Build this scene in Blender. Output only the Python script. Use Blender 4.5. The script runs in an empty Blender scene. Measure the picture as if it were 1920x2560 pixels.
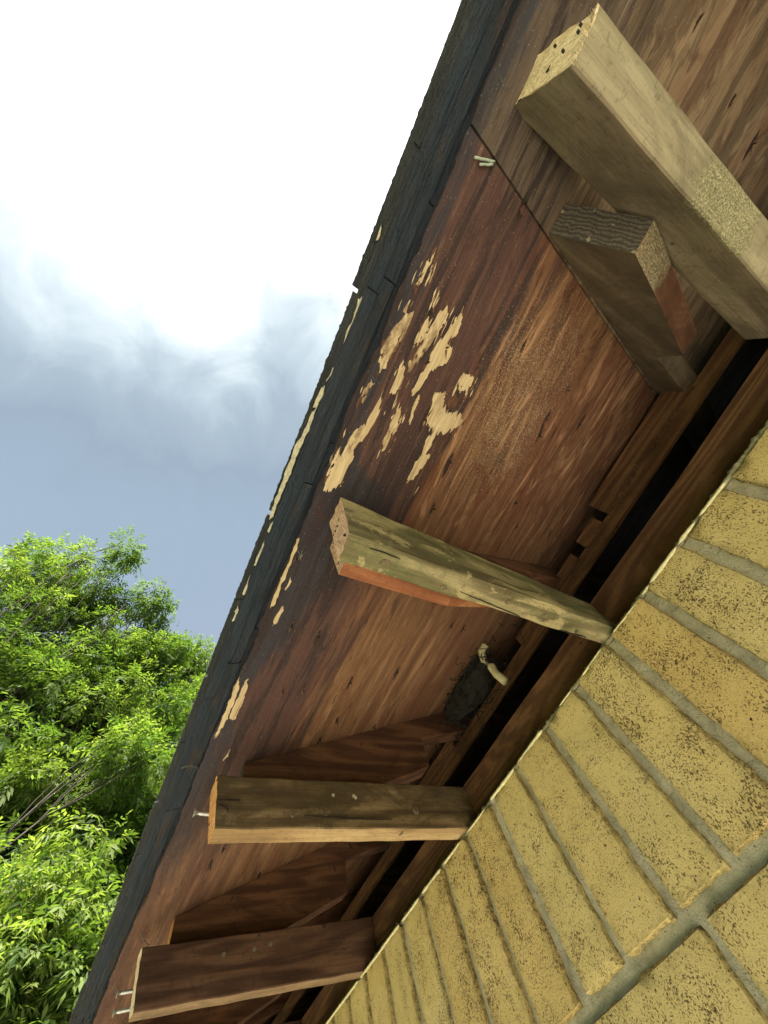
import bpy, bmesh, math, random
import numpy as np
from mathutils import Vector, Matrix, noise
random.seed(7); rng = np.random.default_rng(7)
scene = bpy.context.scene
COL = scene.collection

# ------------------------------------------------------------------ camera
# world: X runs along the eave, Y points out of the brick wall, Z is up; wall face at Y=0, wall top at Z=0
F = 871.877                                              # focal length in pixels of a 1920 px wide picture
R = Matrix(((-0.41990867, -0.87682283, -0.23421877),
            (0.87435554, -0.32166407, -0.36336568),
            (0.24326756, -0.35737088, 0.90172443)))       # rows: picture right, picture down, forward
CAM = Vector((0.0, 0.481, -0.288))
cam_data = bpy.data.cameras.new('camera')
cam = bpy.data.objects.new('camera', cam_data)
COL.objects.link(cam)
m = Matrix((R[0], -R[1], -R[2])).transposed().to_4x4()
m.translation = CAM
cam.matrix_world = m
cam_data.sensor_fit = 'HORIZONTAL'
cam_data.sensor_width = 36.0
cam_data.lens = 36.0 * F / 1920.0
cam_data.clip_start = 0.01
cam_data.clip_end = 2000
scene.camera = cam
scene.render.resolution_x = 768
scene.render.resolution_y = 1024

# ------------------------------------------------------------------ sky, sun, exposure
EXPOSURE = 2.85
SUN_DIR = Vector((-0.55, 0.17, 0.80)).normalized()
SUN_EL = math.asin(SUN_DIR.z)
world = bpy.data.worlds.new('World')
scene.world = world
world.use_nodes = True
wn, wl = world.node_tree.nodes, world.node_tree.links
wn.clear()
def W(t, **kw):
    n = wn.new(t)
    for k, v in kw.items(): setattr(n, k, v)
    return n
w_out = W('ShaderNodeOutputWorld')
w_bg = W('ShaderNodeBackground'); w_bg.inputs[1].default_value = 0.1
w_sky = W('ShaderNodeTexSky', sky_type='NISHITA')
w_sky.sun_disc = False
w_sky.sun_elevation = SUN_EL
w_sky.sun_rotation = math.atan2(SUN_DIR.x, SUN_DIR.y)
w_tc = W('ShaderNodeTexCoord')
w_map = W('ShaderNodeMapping'); w_map.inputs['Scale'].default_value = (1.0, 1.35, 1.0); w_map.inputs['Location'].default_value = (0.55, 0.2, 0.0)
wl.new(w_tc.outputs['Generated'], w_map.inputs[0])
w_n = W('ShaderNodeTexNoise'); w_n.inputs['Scale'].default_value = 1.5; w_n.inputs['Detail'].default_value = 6; w_n.inputs['Roughness'].default_value = 0.42; w_n.inputs['Distortion'].default_value = 0.25
wl.new(w_map.outputs[0], w_n.inputs['Vector'])
# brightness of the thin cloud grows towards the sun behind it
w_dot = W('ShaderNodeVectorMath', operation='DOT_PRODUCT'); w_dot.inputs[1].default_value = SUN_DIR
wl.new(w_tc.outputs['Generated'], w_dot.inputs[0])
w_ns = W('ShaderNodeMath', operation='MULTIPLY_ADD'); w_ns.inputs[1].default_value = 0.42; w_ns.inputs[2].default_value = -0.20
wl.new(w_n.outputs['Fac'], w_ns.inputs[0])
w_add = W('ShaderNodeMath', operation='ADD')
w_n2 = W('ShaderNodeTexNoise'); w_n2.inputs['Scale'].default_value = 4.6; w_n2.inputs['Detail'].default_value = 7; w_n2.inputs['Roughness'].default_value = 0.55; w_n2.inputs['Distortion'].default_value = 0.9
wl.new(w_map.outputs[0], w_n2.inputs['Vector'])
w_ns2 = W('ShaderNodeMath', operation='MULTIPLY_ADD'); w_ns2.inputs[1].default_value = 0.26; w_ns2.inputs[2].default_value = -0.13
wl.new(w_n2.outputs['Fac'], w_ns2.inputs[0])
w_nsum = W('ShaderNodeMath', operation='ADD'); wl.new(w_ns.outputs[0], w_nsum.inputs[0]); wl.new(w_ns2.outputs[0], w_nsum.inputs[1])
wl.new(w_dot.outputs['Value'], w_add.inputs[0]); wl.new(w_nsum.outputs[0], w_add.inputs[1])
w_ramp = W('ShaderNodeValToRGB')
cr = w_ramp.color_ramp
cr.elements[0].position = 0.20; cr.elements[0].color = (0.36, 0.43, 0.53, 1)
cr.elements[1].position = 0.915; cr.elements[1].color = (1, 1, 1, 1)
for p_, c_ in ((0.44, (0.33, 0.42, 0.51)), (0.58, (0.31, 0.385, 0.455)), (0.70, (0.38, 0.465, 0.52)), (0.78, (0.54, 0.64, 0.68)), (0.86, (0.84, 0.93, 0.94))):
    e = cr.elements.new(p_); e.color = c_ + (1,)
wl.new(w_add.outputs[0], w_ramp.inputs[0])
w_gain = W('ShaderNodeMapRange', interpolation_type='SMOOTHSTEP'); w_gain.inputs[1].default_value = 0.84; w_gain.inputs[2].default_value = 1.06
w_gain.inputs[3].default_value = 10.0 / 2 ** EXPOSURE * 1.12; w_gain.inputs[4].default_value = 10.0 / 2 ** EXPOSURE * 2.4
wl.new(w_add.outputs[0], w_gain.inputs[0])
w_mul = W('ShaderNodeVectorMath', operation='SCALE')
wl.new(w_ramp.outputs[0], w_mul.inputs[0]); wl.new(w_gain.outputs[0], w_mul.inputs['Scale'])
w_mix = W('ShaderNodeMix', data_type='RGBA'); w_mix.inputs[0].default_value = 0.95
wl.new(w_sky.outputs[0], w_mix.inputs[6]); wl.new(w_mul.outputs[0], w_mix.inputs[7])
wl.new(w_mix.outputs[2], w_bg.inputs[0]); wl.new(w_bg.outputs[0], w_out.inputs[0])

sun_data = bpy.data.lights.new('sun', 'SUN')
sun_data.energy = 2.9
sun_data.angle = math.radians(10)
sun_data.color = (1.0, 0.95, 0.86)
sun = bpy.data.objects.new('sun', sun_data)
COL.objects.link(sun)
sun.rotation_euler = SUN_DIR.to_track_quat('Z', 'Y').to_euler()
scene.view_settings.view_transform = 'Standard'
scene.view_settings.look = 'None'
scene.view_settings.exposure = EXPOSURE
scene.view_settings.gamma = 1.0
scene.view_settings.use_curve_mapping = False

# ------------------------------------------------------------------ helpers
def ray(px, py):
    return (R.transposed() @ Vector((px - 960.0, py - 1280.0, F)))
SL, A0 = 0.333, 0.352                                    # roof slope; deck height above the camera
def deck_z(Y): return CAM.z + A0 + SL * (CAM.y - Y)
def on_x(px, py, X):
    d = ray(px, py); return CAM + d * (X / d.x)
def on_y(px, py, Y):
    d = ray(px, py); return CAM + d * ((Y - CAM.y) / d.y)
def on_z(px, py, Z):
    d = ray(px, py); return CAM + d * ((Z - CAM.z) / d.z)
def on_deck(px, py, off=0.0):
    d = ray(px, py); t = (A0 + off) / (d.z + SL * d.y); return CAM + d * t
def at(px, py, dist):
    return CAM + ray(px, py).normalized() * dist

def link(o, parent=None):
    COL.objects.link(o)
    if parent is not None: o.parent = parent
    return o
def mk(name, verts, faces, mats, parent=None, smooth=False, midx=None, label=None):
    me = bpy.data.meshes.new(name)
    me.from_pydata([tuple(v) for v in verts], [], faces)
    if not isinstance(mats, (list, tuple)): mats = [mats]
    for mt in mats: me.materials.append(mt)
    if midx is not None: me.polygons.foreach_set('material_index', midx)
    if smooth: me.polygons.foreach_set('use_smooth', [True] * len(me.polygons))
    me.update()
    o = bpy.data.objects.new(name, me)
    if label: o['label'] = label
    return link(o, parent)
def thing(o, label, cat, group=None):
    o['label'] = label; o['category'] = cat
    if group: o['group'] = group
    return o
def empty(name, loc, label, cat, group=None):
    o = bpy.data.objects.new(name, None); o.location = loc; o.empty_display_size = 0.1
    link(o); return thing(o, label, cat, group)
def nz(*a): return noise.noise(Vector(a))

# ------------------------------------------------------------------ materials
class NT:
    def __init__(s, name, rough=0.8, spec=0.3):
        s.m = bpy.data.materials.new(name); s.m.use_nodes = True
        s.n = s.m.node_tree.nodes; s.l = s.m.node_tree.links
        s.b = s.n['Principled BSDF']; s.b.inputs['Roughness'].default_value = rough
        s.b.inputs['Specular IOR Level'].default_value = spec
        s.tc = s.n.new('ShaderNodeTexCoord')
    def node(s, t, **kw):
        n = s.n.new(t)
        for k, v in kw.items(): setattr(n, k, v)
        return n
    def plug(s, v, sock):
        if hasattr(v, 'is_output'): s.l.new(v, sock)
        elif v is not None: sock.default_value = v
    def coords(s, scale=(1, 1, 1), rand=True, loc=(0, 0, 0)):
        src = s.tc.outputs['Object']
        if rand:
            oi = s.node('ShaderNodeObjectInfo')
            v = s.node('ShaderNodeVectorMath', operation='SCALE'); v.inputs[0].default_value = (7.3, 3.1, 5.7)
            s.l.new(oi.outputs['Random'], v.inputs['Scale'])
            a = s.node('ShaderNodeVectorMath', operation='ADD'); s.l.new(src, a.inputs[0]); s.l.new(v.outputs[0], a.inputs[1]); src = a.outputs[0]
        mp = s.node('ShaderNodeMapping'); mp.inputs['Scale'].default_value = scale; mp.inputs['Location'].default_value = loc
        s.l.new(src, mp.inputs[0]); return mp.outputs[0]
    def noise(s, vec, scale, detail=4, rough=0.55, dist=0.0, col=False):
        n = s.node('ShaderNodeTexNoise'); n.inputs['Scale'].default_value = scale; n.inputs['Detail'].default_value = detail
        n.inputs['Roughness'].default_value = rough; n.inputs['Distortion'].default_value = dist
        s.l.new(vec, n.inputs['Vector']); return n.outputs['Color' if col else 'Fac']
    def voro(s, vec, scale, feature='F1', rand=1.0):
        n = s.node('ShaderNodeTexVoronoi', feature=feature); n.inputs['Scale'].default_value = scale; n.inputs['Randomness'].default_value = rand
        s.l.new(vec, n.inputs['Vector']); return n.outputs['Distance']
    def math(s, op, a, b=None, c=None, clamp=False):
        n = s.node('ShaderNodeMath', operation=op, use_clamp=clamp)
        for i, v in enumerate((a, b, c)): s.plug(v, n.inputs[i])
        return n.outputs[0]
    def rng(s, v, a, b, c=0.0, d=1.0, smooth=True):
        n = s.node('ShaderNodeMapRange', interpolation_type='SMOOTHSTEP' if smooth else 'LINEAR')
        s.l.new(v, n.inputs[0])
        for i, x in enumerate((a, b, c, d)): n.inputs[i + 1].default_value = x
        return n.outputs[0]
    def mix(s, f, a, b, mode='MIX'):
        n = s.node('ShaderNodeMix', data_type='RGBA', blend_type=mode)
        s.plug(f, n.inputs[0])
        for v, k in ((a, 6), (b, 7)):
            if hasattr(v, 'is_output'): s.l.new(v, n.inputs[k])
            else: n.inputs[k].default_value = tuple(v) + ((1,) if len(v) == 3 else ())
        return n.outputs[2]
    def ramp(s, v, stops):
        n = s.node('ShaderNodeValToRGB'); c = n.color_ramp
        c.elements[0].position = stops[0][0]; c.elements[0].color = tuple(stops[0][1]) + (1,)
        c.elements[1].position = stops[-1][0]; c.elements[1].color = tuple(stops[-1][1]) + (1,)
        for p, k in stops[1:-1]:
            e = c.elements.new(p); e.color = tuple(k) + (1,)
        s.l.new(v, n.inputs[0]); return n.outputs[0]
    def bump(s, h, strength=0.5, dist=0.001, prev=None):
        n = s.node('ShaderNodeBump'); n.inputs['Strength'].default_value = strength; n.inputs['Distance'].default_value = dist
        s.l.new(h, n.inputs['Height'])
        if prev is not None: s.l.new(prev, n.inputs['Normal'])
        return n.outputs[0]
    def done(s, col, normal=None):
        s.plug(col if hasattr(col, 'is_output') else tuple(col) + (1,), s.b.inputs['Base Color'])
        if normal is not None: s.l.new(normal, s.b.inputs['Normal'])
        return s.m
    def sep(s):
        n = s.node('ShaderNodeSeparateXYZ'); s.l.new(s.tc.outputs['Object'], n.inputs[0]); return n.outputs

def mat_timber(name, dark, mid, light, axis='Y', mould=None, mould_amt=0.5, pale=None, pale_amt=0.0, lines=30.0, blotch=9.0, speck=None):
    t = NT(name, 0.82, 0.25)
    st = {'Y': (1, 0.10, 1), 'X': (0.10, 1, 1)}[axis]
    v = t.coords(st)
    g1 = t.noise(v, 55, 5, 0.6, 0.4)
    warp = t.noise(t.coords(st), 11, 3, 0.5, 0.3)
    w = t.math('SINE', t.math('MULTIPLY', warp, lines * 2.2))
    w = t.rng(w, -0.9, 1.0)
    fine = t.noise(t.coords({'Y': (1, 0.03, 1), 'X': (0.03, 1, 1)}[axis]), 420, 3, 0.7)
    f = t.math('ADD', t.math('MULTIPLY', g1, 0.75), t.math('MULTIPLY', w, 0.25))
    col = t.ramp(f, [(0.30, dark), (0.52, mid), (0.75, light)])
    bl = t.noise(t.coords((1, 0.55, 1) if axis == 'Y' else (0.55, 1, 1)), blotch, 7, 0.68, 0.8)
    col = t.mix(t.rng(bl, 0.48, 0.66, 0, 0.75), col, [c * 0.38 for c in mid])
    if mould is not None:
        mo = t.noise(t.coords((1, 0.5, 1)), 17, 8, 0.72, 1.2)
        col = t.mix(t.rng(mo, 0.46, 0.60, 0, mould_amt), col, mould)
    if pale is not None:
        pa = t.noise(t.coords((1, 0.45, 1), loc=(3, 1, 4)), 26, 9, 0.78, 0.6)
        col = t.mix(t.rng(pa, 0.52, 0.56, 0, pale_amt), col, pale)
    dirt = t.noise(t.coords(), 130, 6, 0.75)
    col = t.mix(t.rng(dirt, 0.52, 0.70, 0, 0.6), col, [c * 0.30 for c in mid])
    dd = t.noise(t.coords(loc=(9, 2, 2)), 45, 2, 0.5)
    col = t.mix(t.rng(dd, 0.72, 0.76, 0, 0.8), col, (0.03, 0.022, 0.016))
    if speck is not None:                    # (y0, y1, colour): a sprayed, gritty band across the timber
        y = t.sep()[1]
        edge = t.math('ADD', y, t.math('MULTIPLY', t.math('SUBTRACT', t.noise(t.coords(), 60, 4), 0.5), 0.05))
        msk = t.math('MULTIPLY', t.rng(edge, speck[0] - .010, speck[0] + .010), t.rng(edge, speck[1] - .010, speck[1] + .010, 1, 0))
        if len(speck) > 3: msk = t.math('MULTIPLY', msk, t.rng(t.sep()[2], speck[3], speck[3] + .004, 1, 0.10))
        dots = t.rng(t.noise(t.coords(), 560, 4, 0.85), 0.42, 0.66)
        col = t.mix(t.math('MULTIPLY', msk, t.rng(t.noise(t.coords(loc=(1, 1, 7)), 70, 5, .7), .3, .6, .25, .8)), col, (0.095, 0.085, 0.045))
        col = t.mix(t.math('MULTIPLY', msk, dots), col, speck[2])
    col = t.mix(t.rng(fine, 0.3, 0.7, 0.0, 0.35), col, [c * 0.5 for c in dark])
    n1 = t.bump(fine, 0.35, 0.0006)
    n2 = t.bump(f, 0.5, 0.002, n1)
    n3 = t.bump(bl, 0.5, 0.004, n2)
    return t.done(col, n3)

def mat_endgrain(name, a, b, straight=False):
    t = NT(name, 0.9, 0.15)
    v = t.coords((1, 1, 1), loc=(0.05, 0, 0.1))
    rings = t.noise(t.coords((1.6, 1, 0.5)), 30, 3, 0.5, 0.8)
    w = t.math('SINE', t.math('MULTIPLY', rings, 70))
    if straight: w = t.math('SINE', t.math('ADD', t.math('MULTIPLY', t.sep()[0], 1500.0), t.math('MULTIPLY', t.noise(t.coords(), 70, 4, .6), 16.0)))
    fib = t.noise(v, 500, 5, 0.8)
    col = t.mix(t.rng(w, -1, 1), a, b)
    col = t.mix(t.rng(fib, 0.45, 0.65, 0, 0.6), col, [c * 0.35 for c in a])
    hol = t.noise(t.coords(loc=(1, 3, 2)), 110, 2, 0.4)
    col = t.mix(t.rng(hol, 0.66, 0.69, 0, 0 if straight else 1), col, (0.02, 0.015, 0.012))
    if straight:
        bl = t.noise(t.coords(loc=(4, 1, 6)), 90, 4, 0.5); col = t.mix(t.rng(bl, 0.64, 0.68, 0, 0.7), col, (0.30, 0.25, 0.16))
    return t.done(col, t.bump(fib, 0.8, 0.0015, t.bump(w, 0.3, 0.001)))

def mat_plywood(name, rand_loc, grey=False):
    t = NT(name, 0.72, 0.28)
    v = t.coords((0.16, 1, 1), rand=False, loc=rand_loc)
    w0 = t.noise(v, 8.5, 4, 0.5, 1.5)
    w0 = t.math('ADD', w0, t.math('MULTIPLY', t.noise(t.coords((0.10, 1, 1), rand=False), 60, 4, 0.6, 0.3), 0.05))
    lines = t.math('SINE', t.math('MULTIPLY', w0, 120))
    lines = t.rng(lines, -0.3, 1.0)
    str1 = t.noise(t.coords((0.05, 1, 1), rand=False, loc=rand_loc), 60, 5, 0.65, 0.2)
    fine = t.noise(t.coords((0.02, 1, 1), rand=False), 500, 4, 0.7)
    tone = t.noise(t.coords((0.25, 1, 1), rand=False, loc=(4, 2, 0)), 9, 5, 0.6, 1.2)
    x, y, z = t.sep()
    wide = t.noise(t.coords((0.16, 1, 1), rand=False, loc=(6, 3, 0)), 20, 4, 0.55, 1.6)
    if grey:
        base = t.ramp(str1, [(0.28, (0.16, 0.115, 0.075)), (0.5, (0.26, 0.190, 0.120)), (0.74, (0.36, 0.275, 0.180))])
        base = t.mix(t.rng(wide, 0.49, 0.52, 0, 0.72), base, (0.095, 0.072, 0.048))
        base = t.mix(t.rng(lines, 0.35, 1.0, 0, 0.30), base, (0.07, 0.042, 0.024))
    else:
        base = t.ramp(str1, [(0.28, (0.100, 0.050, 0.028)), (0.5, (0.185, 0.100, 0.052)), (0.74, (0.31, 0.185, 0.100))])
        strong = t.rng(x, 0.14, 0.02, 0.12, 0.85)
        base = t.mix(t.math('MULTIPLY', t.rng(lines, 0.25, 1.0, 0, 1), strong), base, (0.115, 0.042, 0.022))
        base = t.mix(t.rng(wide, 0.50, 0.58, 0, 0.45), base, (0.13, 0.052, 0.032))
        strand = t.noise(t.coords((0.13, 1, 1), rand=False, loc=(1, 6, 2)), 30, 7, 0.66, 2.2)
        base = t.mix(t.math('MULTIPLY', t.rng(strand, 0.54, 0.64, 0, 0.75), t.rng(x, 0.20, 0.0, 0.35, 1)), base, (0.50, 0.285, 0.165))
        base = t.mix(t.math('MULTIPLY', t.rng(strand, 0.44, 0.36, 0, 0.8), t.rng(x, 0.20, 0.0, 0.35, 1)), base, (0.075, 0.032, 0.022))
    base = t.mix(t.rng(tone, 0.42, 0.70, 0, 0.45), base, (0.14, 0.052, 0.030))
    # rain-wetted, blackened margin along the eave: its edge runs in long tongues along the grain
    tongue = t.noise(t.coords((0.10, 1, 1), rand=False, loc=(0.4, 7, 0)), 38, 8, 0.72, 0.5)
    big = t.noise(t.coords((0.6, 0.6, 1), rand=False, loc=(2.35, 0.7, 0)), 5.0, 2, 0.5)
    yy = t.math('ADD', y, t.math('MULTIPLY', t.math('SUBTRACT', tongue, 0.5), 0.20))
    yy = t.math('ADD', yy, t.math('MULTIPLY', t.math('SUBTRACT', big, 0.5), 0.08))
    st1 = t.rng(yy, 0.262, 0.315)
    # soaked furthest in beside the second lookout, least at the far end
    soak = t.math('MULTIPLY', t.rng(x, 0.02, 0.12), t.rng(x, 0.12, 0.42, 1, 0))
    y2 = t.math('ADD', t.math('MULTIPLY', yy, 0.6), t.math('MULTIPLY', y, 0.4))
    st2 = t.rng(t.math('ADD', y2, t.math('MULTIPLY', soak, 0.085)), 0.392, 0.412)
    far = t.rng(x, 0.50, 0.95, 1.0, 0.25)
    base = t.mix(t.math('MULTIPLY', t.math('MULTIPLY', st1, 0.80), far), base, (0.062, 0.034, 0.036) if not grey else (0.07, 0.055, 0.048))
    base = t.mix(t.math('MULTIPLY', t.math('MULTIPLY', st2, 0.88), far), base, (0.026, 0.032, 0.044))
    wet = t.noise(t.coords((0.09, 1, 1), rand=False, loc=(5, 9, 1)), 44, 7, 0.72, 0.7)
    base = t.mix(t.math('MULTIPLY', t.math('MULTIPLY', t.rng(yy, 0.225, 0.300), t.rng(wet, 0.47, 0.58, 0, 0.85)), far), base, (0.024, 0.018, 0.021))
    mild = t.noise(t.coords((0.3, 1, 1), rand=False, loc=(8, 2, 1)), 34, 8, 0.74, 0.6)
    base = t.mix(t.rng(mild, 0.55, 0.68, 0, 0.7), base, (0.040, 0.024, 0.022))
    # old overspray: fine pale grit
    dx = t.math('SUBTRACT', x, -0.09); dy = t.math('SUBTRACT', y, 0.185)
    rr = t.math('ADD', t.math('MULTIPLY', dx, t.math('MULTIPLY', dx, 42.0)), t.math('MULTIPLY', dy, t.math('MULTIPLY', dy, 110.0)))
    rr = t.math('ADD', rr, t.math('MULTIPLY', t.math('SUBTRACT', t.noise(t.coords(rand=False), 12, 3), 0.5), 1.6))
    msk = t.rng(rr, -0.3, 1.6, 1, 0)
    d1 = t.noise(t.coords(rand=False), 640, 2, 0.8)
    dots = t.rng(t.math('ADD', d1, t.math('MULTIPLY', msk, 0.13)), 0.68, 0.73)
    base = t.mix(t.math('MULTIPLY', dots, 0.80), base, (0.55, 0.48, 0.33))
    base = t.mix(t.rng(fine, 0.35, 0.75, 0, 0.35), base, (0.05, 0.02, 0.012))
    n = t.bump(fine, 0.3, 0.0006)
    n = t.bump(lines, 0.25, 0.0008, n)
    n = t.bump(mild, 0.5, 0.003, n)
    t.l.new(t.rng(st1, 0, 1, 0.62, 0.85), t.b.inputs['Roughness'])
    return t.done(base, n)

def mat_black(name, a, b, brown, amt=0.4, grit=900, gritc=(0.12, 0.13, 0.13)):
    t = NT(name, 0.85, 0.3)
    v = t.coords((0.15, 1, 1))
    s = t.noise(v, 70, 6, 0.7, 0.5)
    col = t.ramp(s, [(0.3, a), (0.7, b)])
    o = t.noise(t.coords((0.35, 1, 1), loc=(1, 2, 3)), 24, 6, 0.7, 0.8)
    col = t.mix(t.rng(o, 0.5, 0.68, 0, amt), col, brown)
    g = t.noise(t.coords(), grit, 2, 0.8)
    col = t.mix(t.rng(g, 0.60, 0.68, 0, 0.6), col, gritc)
    rdg = t.noise(t.coords((0.03, 1, 1), loc=(2, 2, 2)), 190, 4, 0.7, 0.4)
    col = t.mix(t.rng(rdg, 0.62, 0.72, 0, 0.6), col, [c * 2.1 for c in b])  # highlights along the ridges painted into the colour
    col = t.mix(t.rng(rdg, 0.36, 0.28, 0, 0.9), col, [c * 0.3 for c in a])  # shade in the crevices between ridges painted in as well
    return t.done(col, t.bump(g, 0.8, 0.001, t.bump(rdg, 1.0, 0.004, t.bump(s, 1.0, 0.010))))

def mat_brick():
    t = NT('yellow_brick', 0.9, 0.2)
    v = t.coords()
    tone = t.noise(v, 14, 5, 0.6, 0.4)
    col = t.ramp(tone, [(0.3, (0.55, 0.41, 0.165)), (0.5, (0.65, 0.505, 0.215)), (0.72, (0.70, 0.575, 0.28))])
    oi = t.node('ShaderNodeObjectInfo')
    col = t.mix(t.rng(oi.outputs['Random'], 0, 1, 0.0, 0.55, smooth=False), col, (0.60, 0.49, 0.22))
    fr = t.math('FRACT', t.math('MULTIPLY', oi.outputs['Random'], 7.31))
    col = t.mix(t.rng(fr, 0.4, 1, 0.0, 0.45, smooth=False), col, (0.60, 0.39, 0.14))
    grain = t.noise(v, 900, 3, 0.8)
    col = t.mix(t.rng(grain, 0.36, 0.64, 0, 0.32), col, (0.36, 0.25, 0.075))
    dens = t.noise(t.coords(loc=(3, 3, 1)), 24, 6, 0.72, 0.6)
    dm = t.math('ADD', t.rng(dens, 0.36, 0.64, -0.075, 0.072, smooth=False), t.rng(t.math('FRACT', t.math('MULTIPLY', oi.outputs['Random'], 13.7)), 0, 1, -0.030, 0.028, smooth=False))
    s1 = t.noise(t.coords((1, 1, 0.9)), 640, 2, 0.6, 0.2)
    k1 = t.rng(t.math('ADD', s1, dm), 0.590, 0.635)
    s3 = t.noise(t.coords((1, 1, 0.9), loc=(1, 7, 2)), 330, 4, 0.66, 0.2)
    k3 = t.rng(t.math('ADD', s3, dm), 0.645, 0.675)
    col = t.mix(t.math('MULTIPLY', k1, 0.85), col, (0.085, 0.050, 0.022))
    col = t.mix(t.math('MULTIPLY', k3, 0.88), col, (0.070, 0.040, 0.022))
    s2 = t.noise(t.coords((1, 1, 0.8), loc=(5, 5, 5)), 190, 2, 0.5, 0.2)
    k2 = t.rng(s2, 0.725, 0.742)
    col = t.mix(k2, col, (0.030, 0.017, 0.018))
    br = t.noise(t.coords(loc=(2, 8, 5)), 12, 9, 0.8, 0.5)
    col = t.mix(t.rng(br, 0.56, 0.74, 0, 0.40), col, (0.27, 0.23, 0.12))
    # dirt held along the worn arrises
    ge = t.node('ShaderNodeAttribute'); ge.attribute_name = 'arris'
    rag = t.noise(v, 150, 5, 0.75)
    em = t.math('MULTIPLY', ge.outputs['Fac'], t.rng(rag, 0.40, 0.62))
    col = t.mix(t.math('MULTIPLY', em, 0.75), col, (0.105, 0.080, 0.034))
    h = t.math('SUBTRACT', grain, t.math('MULTIPLY', t.math('MAXIMUM', t.math('MAXIMUM', k1, k3), k2), 1.2))
    return t.done(col, t.bump(h, 0.6, 0.0012, t.bump(dens, 0.5, 0.003)))

def mat_mortar(name='grey_mortar', base=(0.49, 0.44, 0.31), light=(0.60, 0.55, 0.40)):
    t = NT(name, 0.95, 0.15)
    v = t.coords(rand=False)
    a = t.noise(v, 36, 6, 0.7); b = t.noise(v, 700, 3, 0.8)
    col = t.ramp(a, [(0.3, [c * .66 for c in base]), (0.5, base), (0.75, light)])
    col = t.mix(t.rng(b, 0.5, 0.68, 0, 0.5), col, [c * .45 for c in base])
    col = t.mix(t.rng(t.noise(v, 260, 2, .6), 0.68, 0.72, 0, 0.8), col, (0.04, 0.035, 0.03))
    return t.done(col, t.bump(b, 0.8, 0.0012, t.bump(a, 0.9, 0.006)))

def mat_plain(name, col, rough=0.6, metal=0.0, var=0.3, scale=60, spec=0.4):
    t = NT(name, rough, spec)
    a = t.noise(t.coords(), scale, 5, 0.7)
    c = t.mix(t.rng(a, 0.35, 0.7, 0, var), col, [x * 0.4 for x in col])
    t.b.inputs['Metallic'].default_value = metal
    return t.done(c, t.bump(a, 0.4, 0.001))

def mat_bare(name, a, b):
    t = NT(name, 0.8, 0.2)
    s = t.noise(t.coords((0.06, 1, 1), rand=False), 240, 5, 0.7, 0.3)
    q = t.noise(t.coords((0.3, 1, 1), rand=False), 40, 6, 0.7, 0.5)
    col = t.mix(t.rng(s, 0.3, 0.7), a, b)
    col = t.mix(t.rng(q, 0.50, 0.62, 0, 0.8), col, (0.15, 0.085, 0.048))
    vein = t.noise(t.coords((0.05, 1, 1), rand=False, loc=(3, 3, 3)), 130, 6, 0.8, 0.4)
    col = t.mix(t.rng(vein, 0.56, 0.66, 0, 0.8), col, (0.12, 0.06, 0.035))
    return t.done(col, t.bump(s, 0.7, 0.0015))

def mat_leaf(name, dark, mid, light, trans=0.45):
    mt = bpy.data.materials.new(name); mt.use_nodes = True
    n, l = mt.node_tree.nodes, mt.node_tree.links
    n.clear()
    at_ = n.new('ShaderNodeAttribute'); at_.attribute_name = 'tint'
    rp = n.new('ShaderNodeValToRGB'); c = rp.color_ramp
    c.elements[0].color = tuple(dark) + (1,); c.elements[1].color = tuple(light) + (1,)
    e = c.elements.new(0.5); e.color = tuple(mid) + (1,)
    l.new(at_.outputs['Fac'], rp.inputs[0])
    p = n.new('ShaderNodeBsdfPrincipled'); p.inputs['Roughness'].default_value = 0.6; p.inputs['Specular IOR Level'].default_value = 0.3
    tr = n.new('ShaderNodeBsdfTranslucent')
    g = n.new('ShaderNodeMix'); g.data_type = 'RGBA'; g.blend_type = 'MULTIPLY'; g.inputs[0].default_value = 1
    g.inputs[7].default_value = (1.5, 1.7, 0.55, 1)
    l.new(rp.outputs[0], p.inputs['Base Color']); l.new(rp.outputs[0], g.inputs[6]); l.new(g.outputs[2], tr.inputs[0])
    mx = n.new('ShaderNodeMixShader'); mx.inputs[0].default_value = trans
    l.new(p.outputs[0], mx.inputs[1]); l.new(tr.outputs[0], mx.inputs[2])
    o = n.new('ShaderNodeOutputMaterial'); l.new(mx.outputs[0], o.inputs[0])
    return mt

M = {}
M['brick'] = mat_brick()
M['mortar'] = mat_mortar()
M['bead'] = mat_plain('pale_yellow_paint', (0.68, 0.62, 0.36), 0.7, var=0.6, scale=260)
M['crumb'] = mat_mortar('crumbling_mortar', (0.40, 0.36, 0.24), (0.55, 0.49, 0.33))
M['ply1'] = mat_plywood('stained_plywood', (0.0, 0.0, 0.0))
M['ply2'] = mat_plywood('weathered_plywood', (3.7, 1.9, 0.0), True)
M['beam_A'] = mat_timber('grey_green_timber', (0.15, 0.115, 0.080), (0.25, 0.195, 0.135), (0.35, 0.29, 0.19),
                         mould=(0.22, 0.20, 0.11), mould_amt=0.35, lines=14, speck=(0.125, 0.215, (0.48, 0.46, 0.27), 0.040))
M['beam_B'] = mat_timber('lichen_timber', (0.10, 0.080, 0.042), (0.24, 0.200, 0.105), (0.38, 0.33, 0.18),
                         mould=(0.105, 0.115, 0.045), mould_amt=0.7, pale=(0.42, 0.35, 0.18), pale_amt=0.8)
M['beam_C'] = mat_timber('brown_timber', (0.085, 0.055, 0.030), (0.20, 0.135, 0.070), (0.34, 0.245, 0.135),
                         mould=(0.075, 0.055, 0.028), mould_amt=0.8, lines=20, blotch=16)
M['beam_D'] = mat_timber('red_brown_timber', (0.055, 0.027, 0.018), (0.115, 0.058, 0.037), (0.185, 0.102, 0.062), lines=30)
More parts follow.
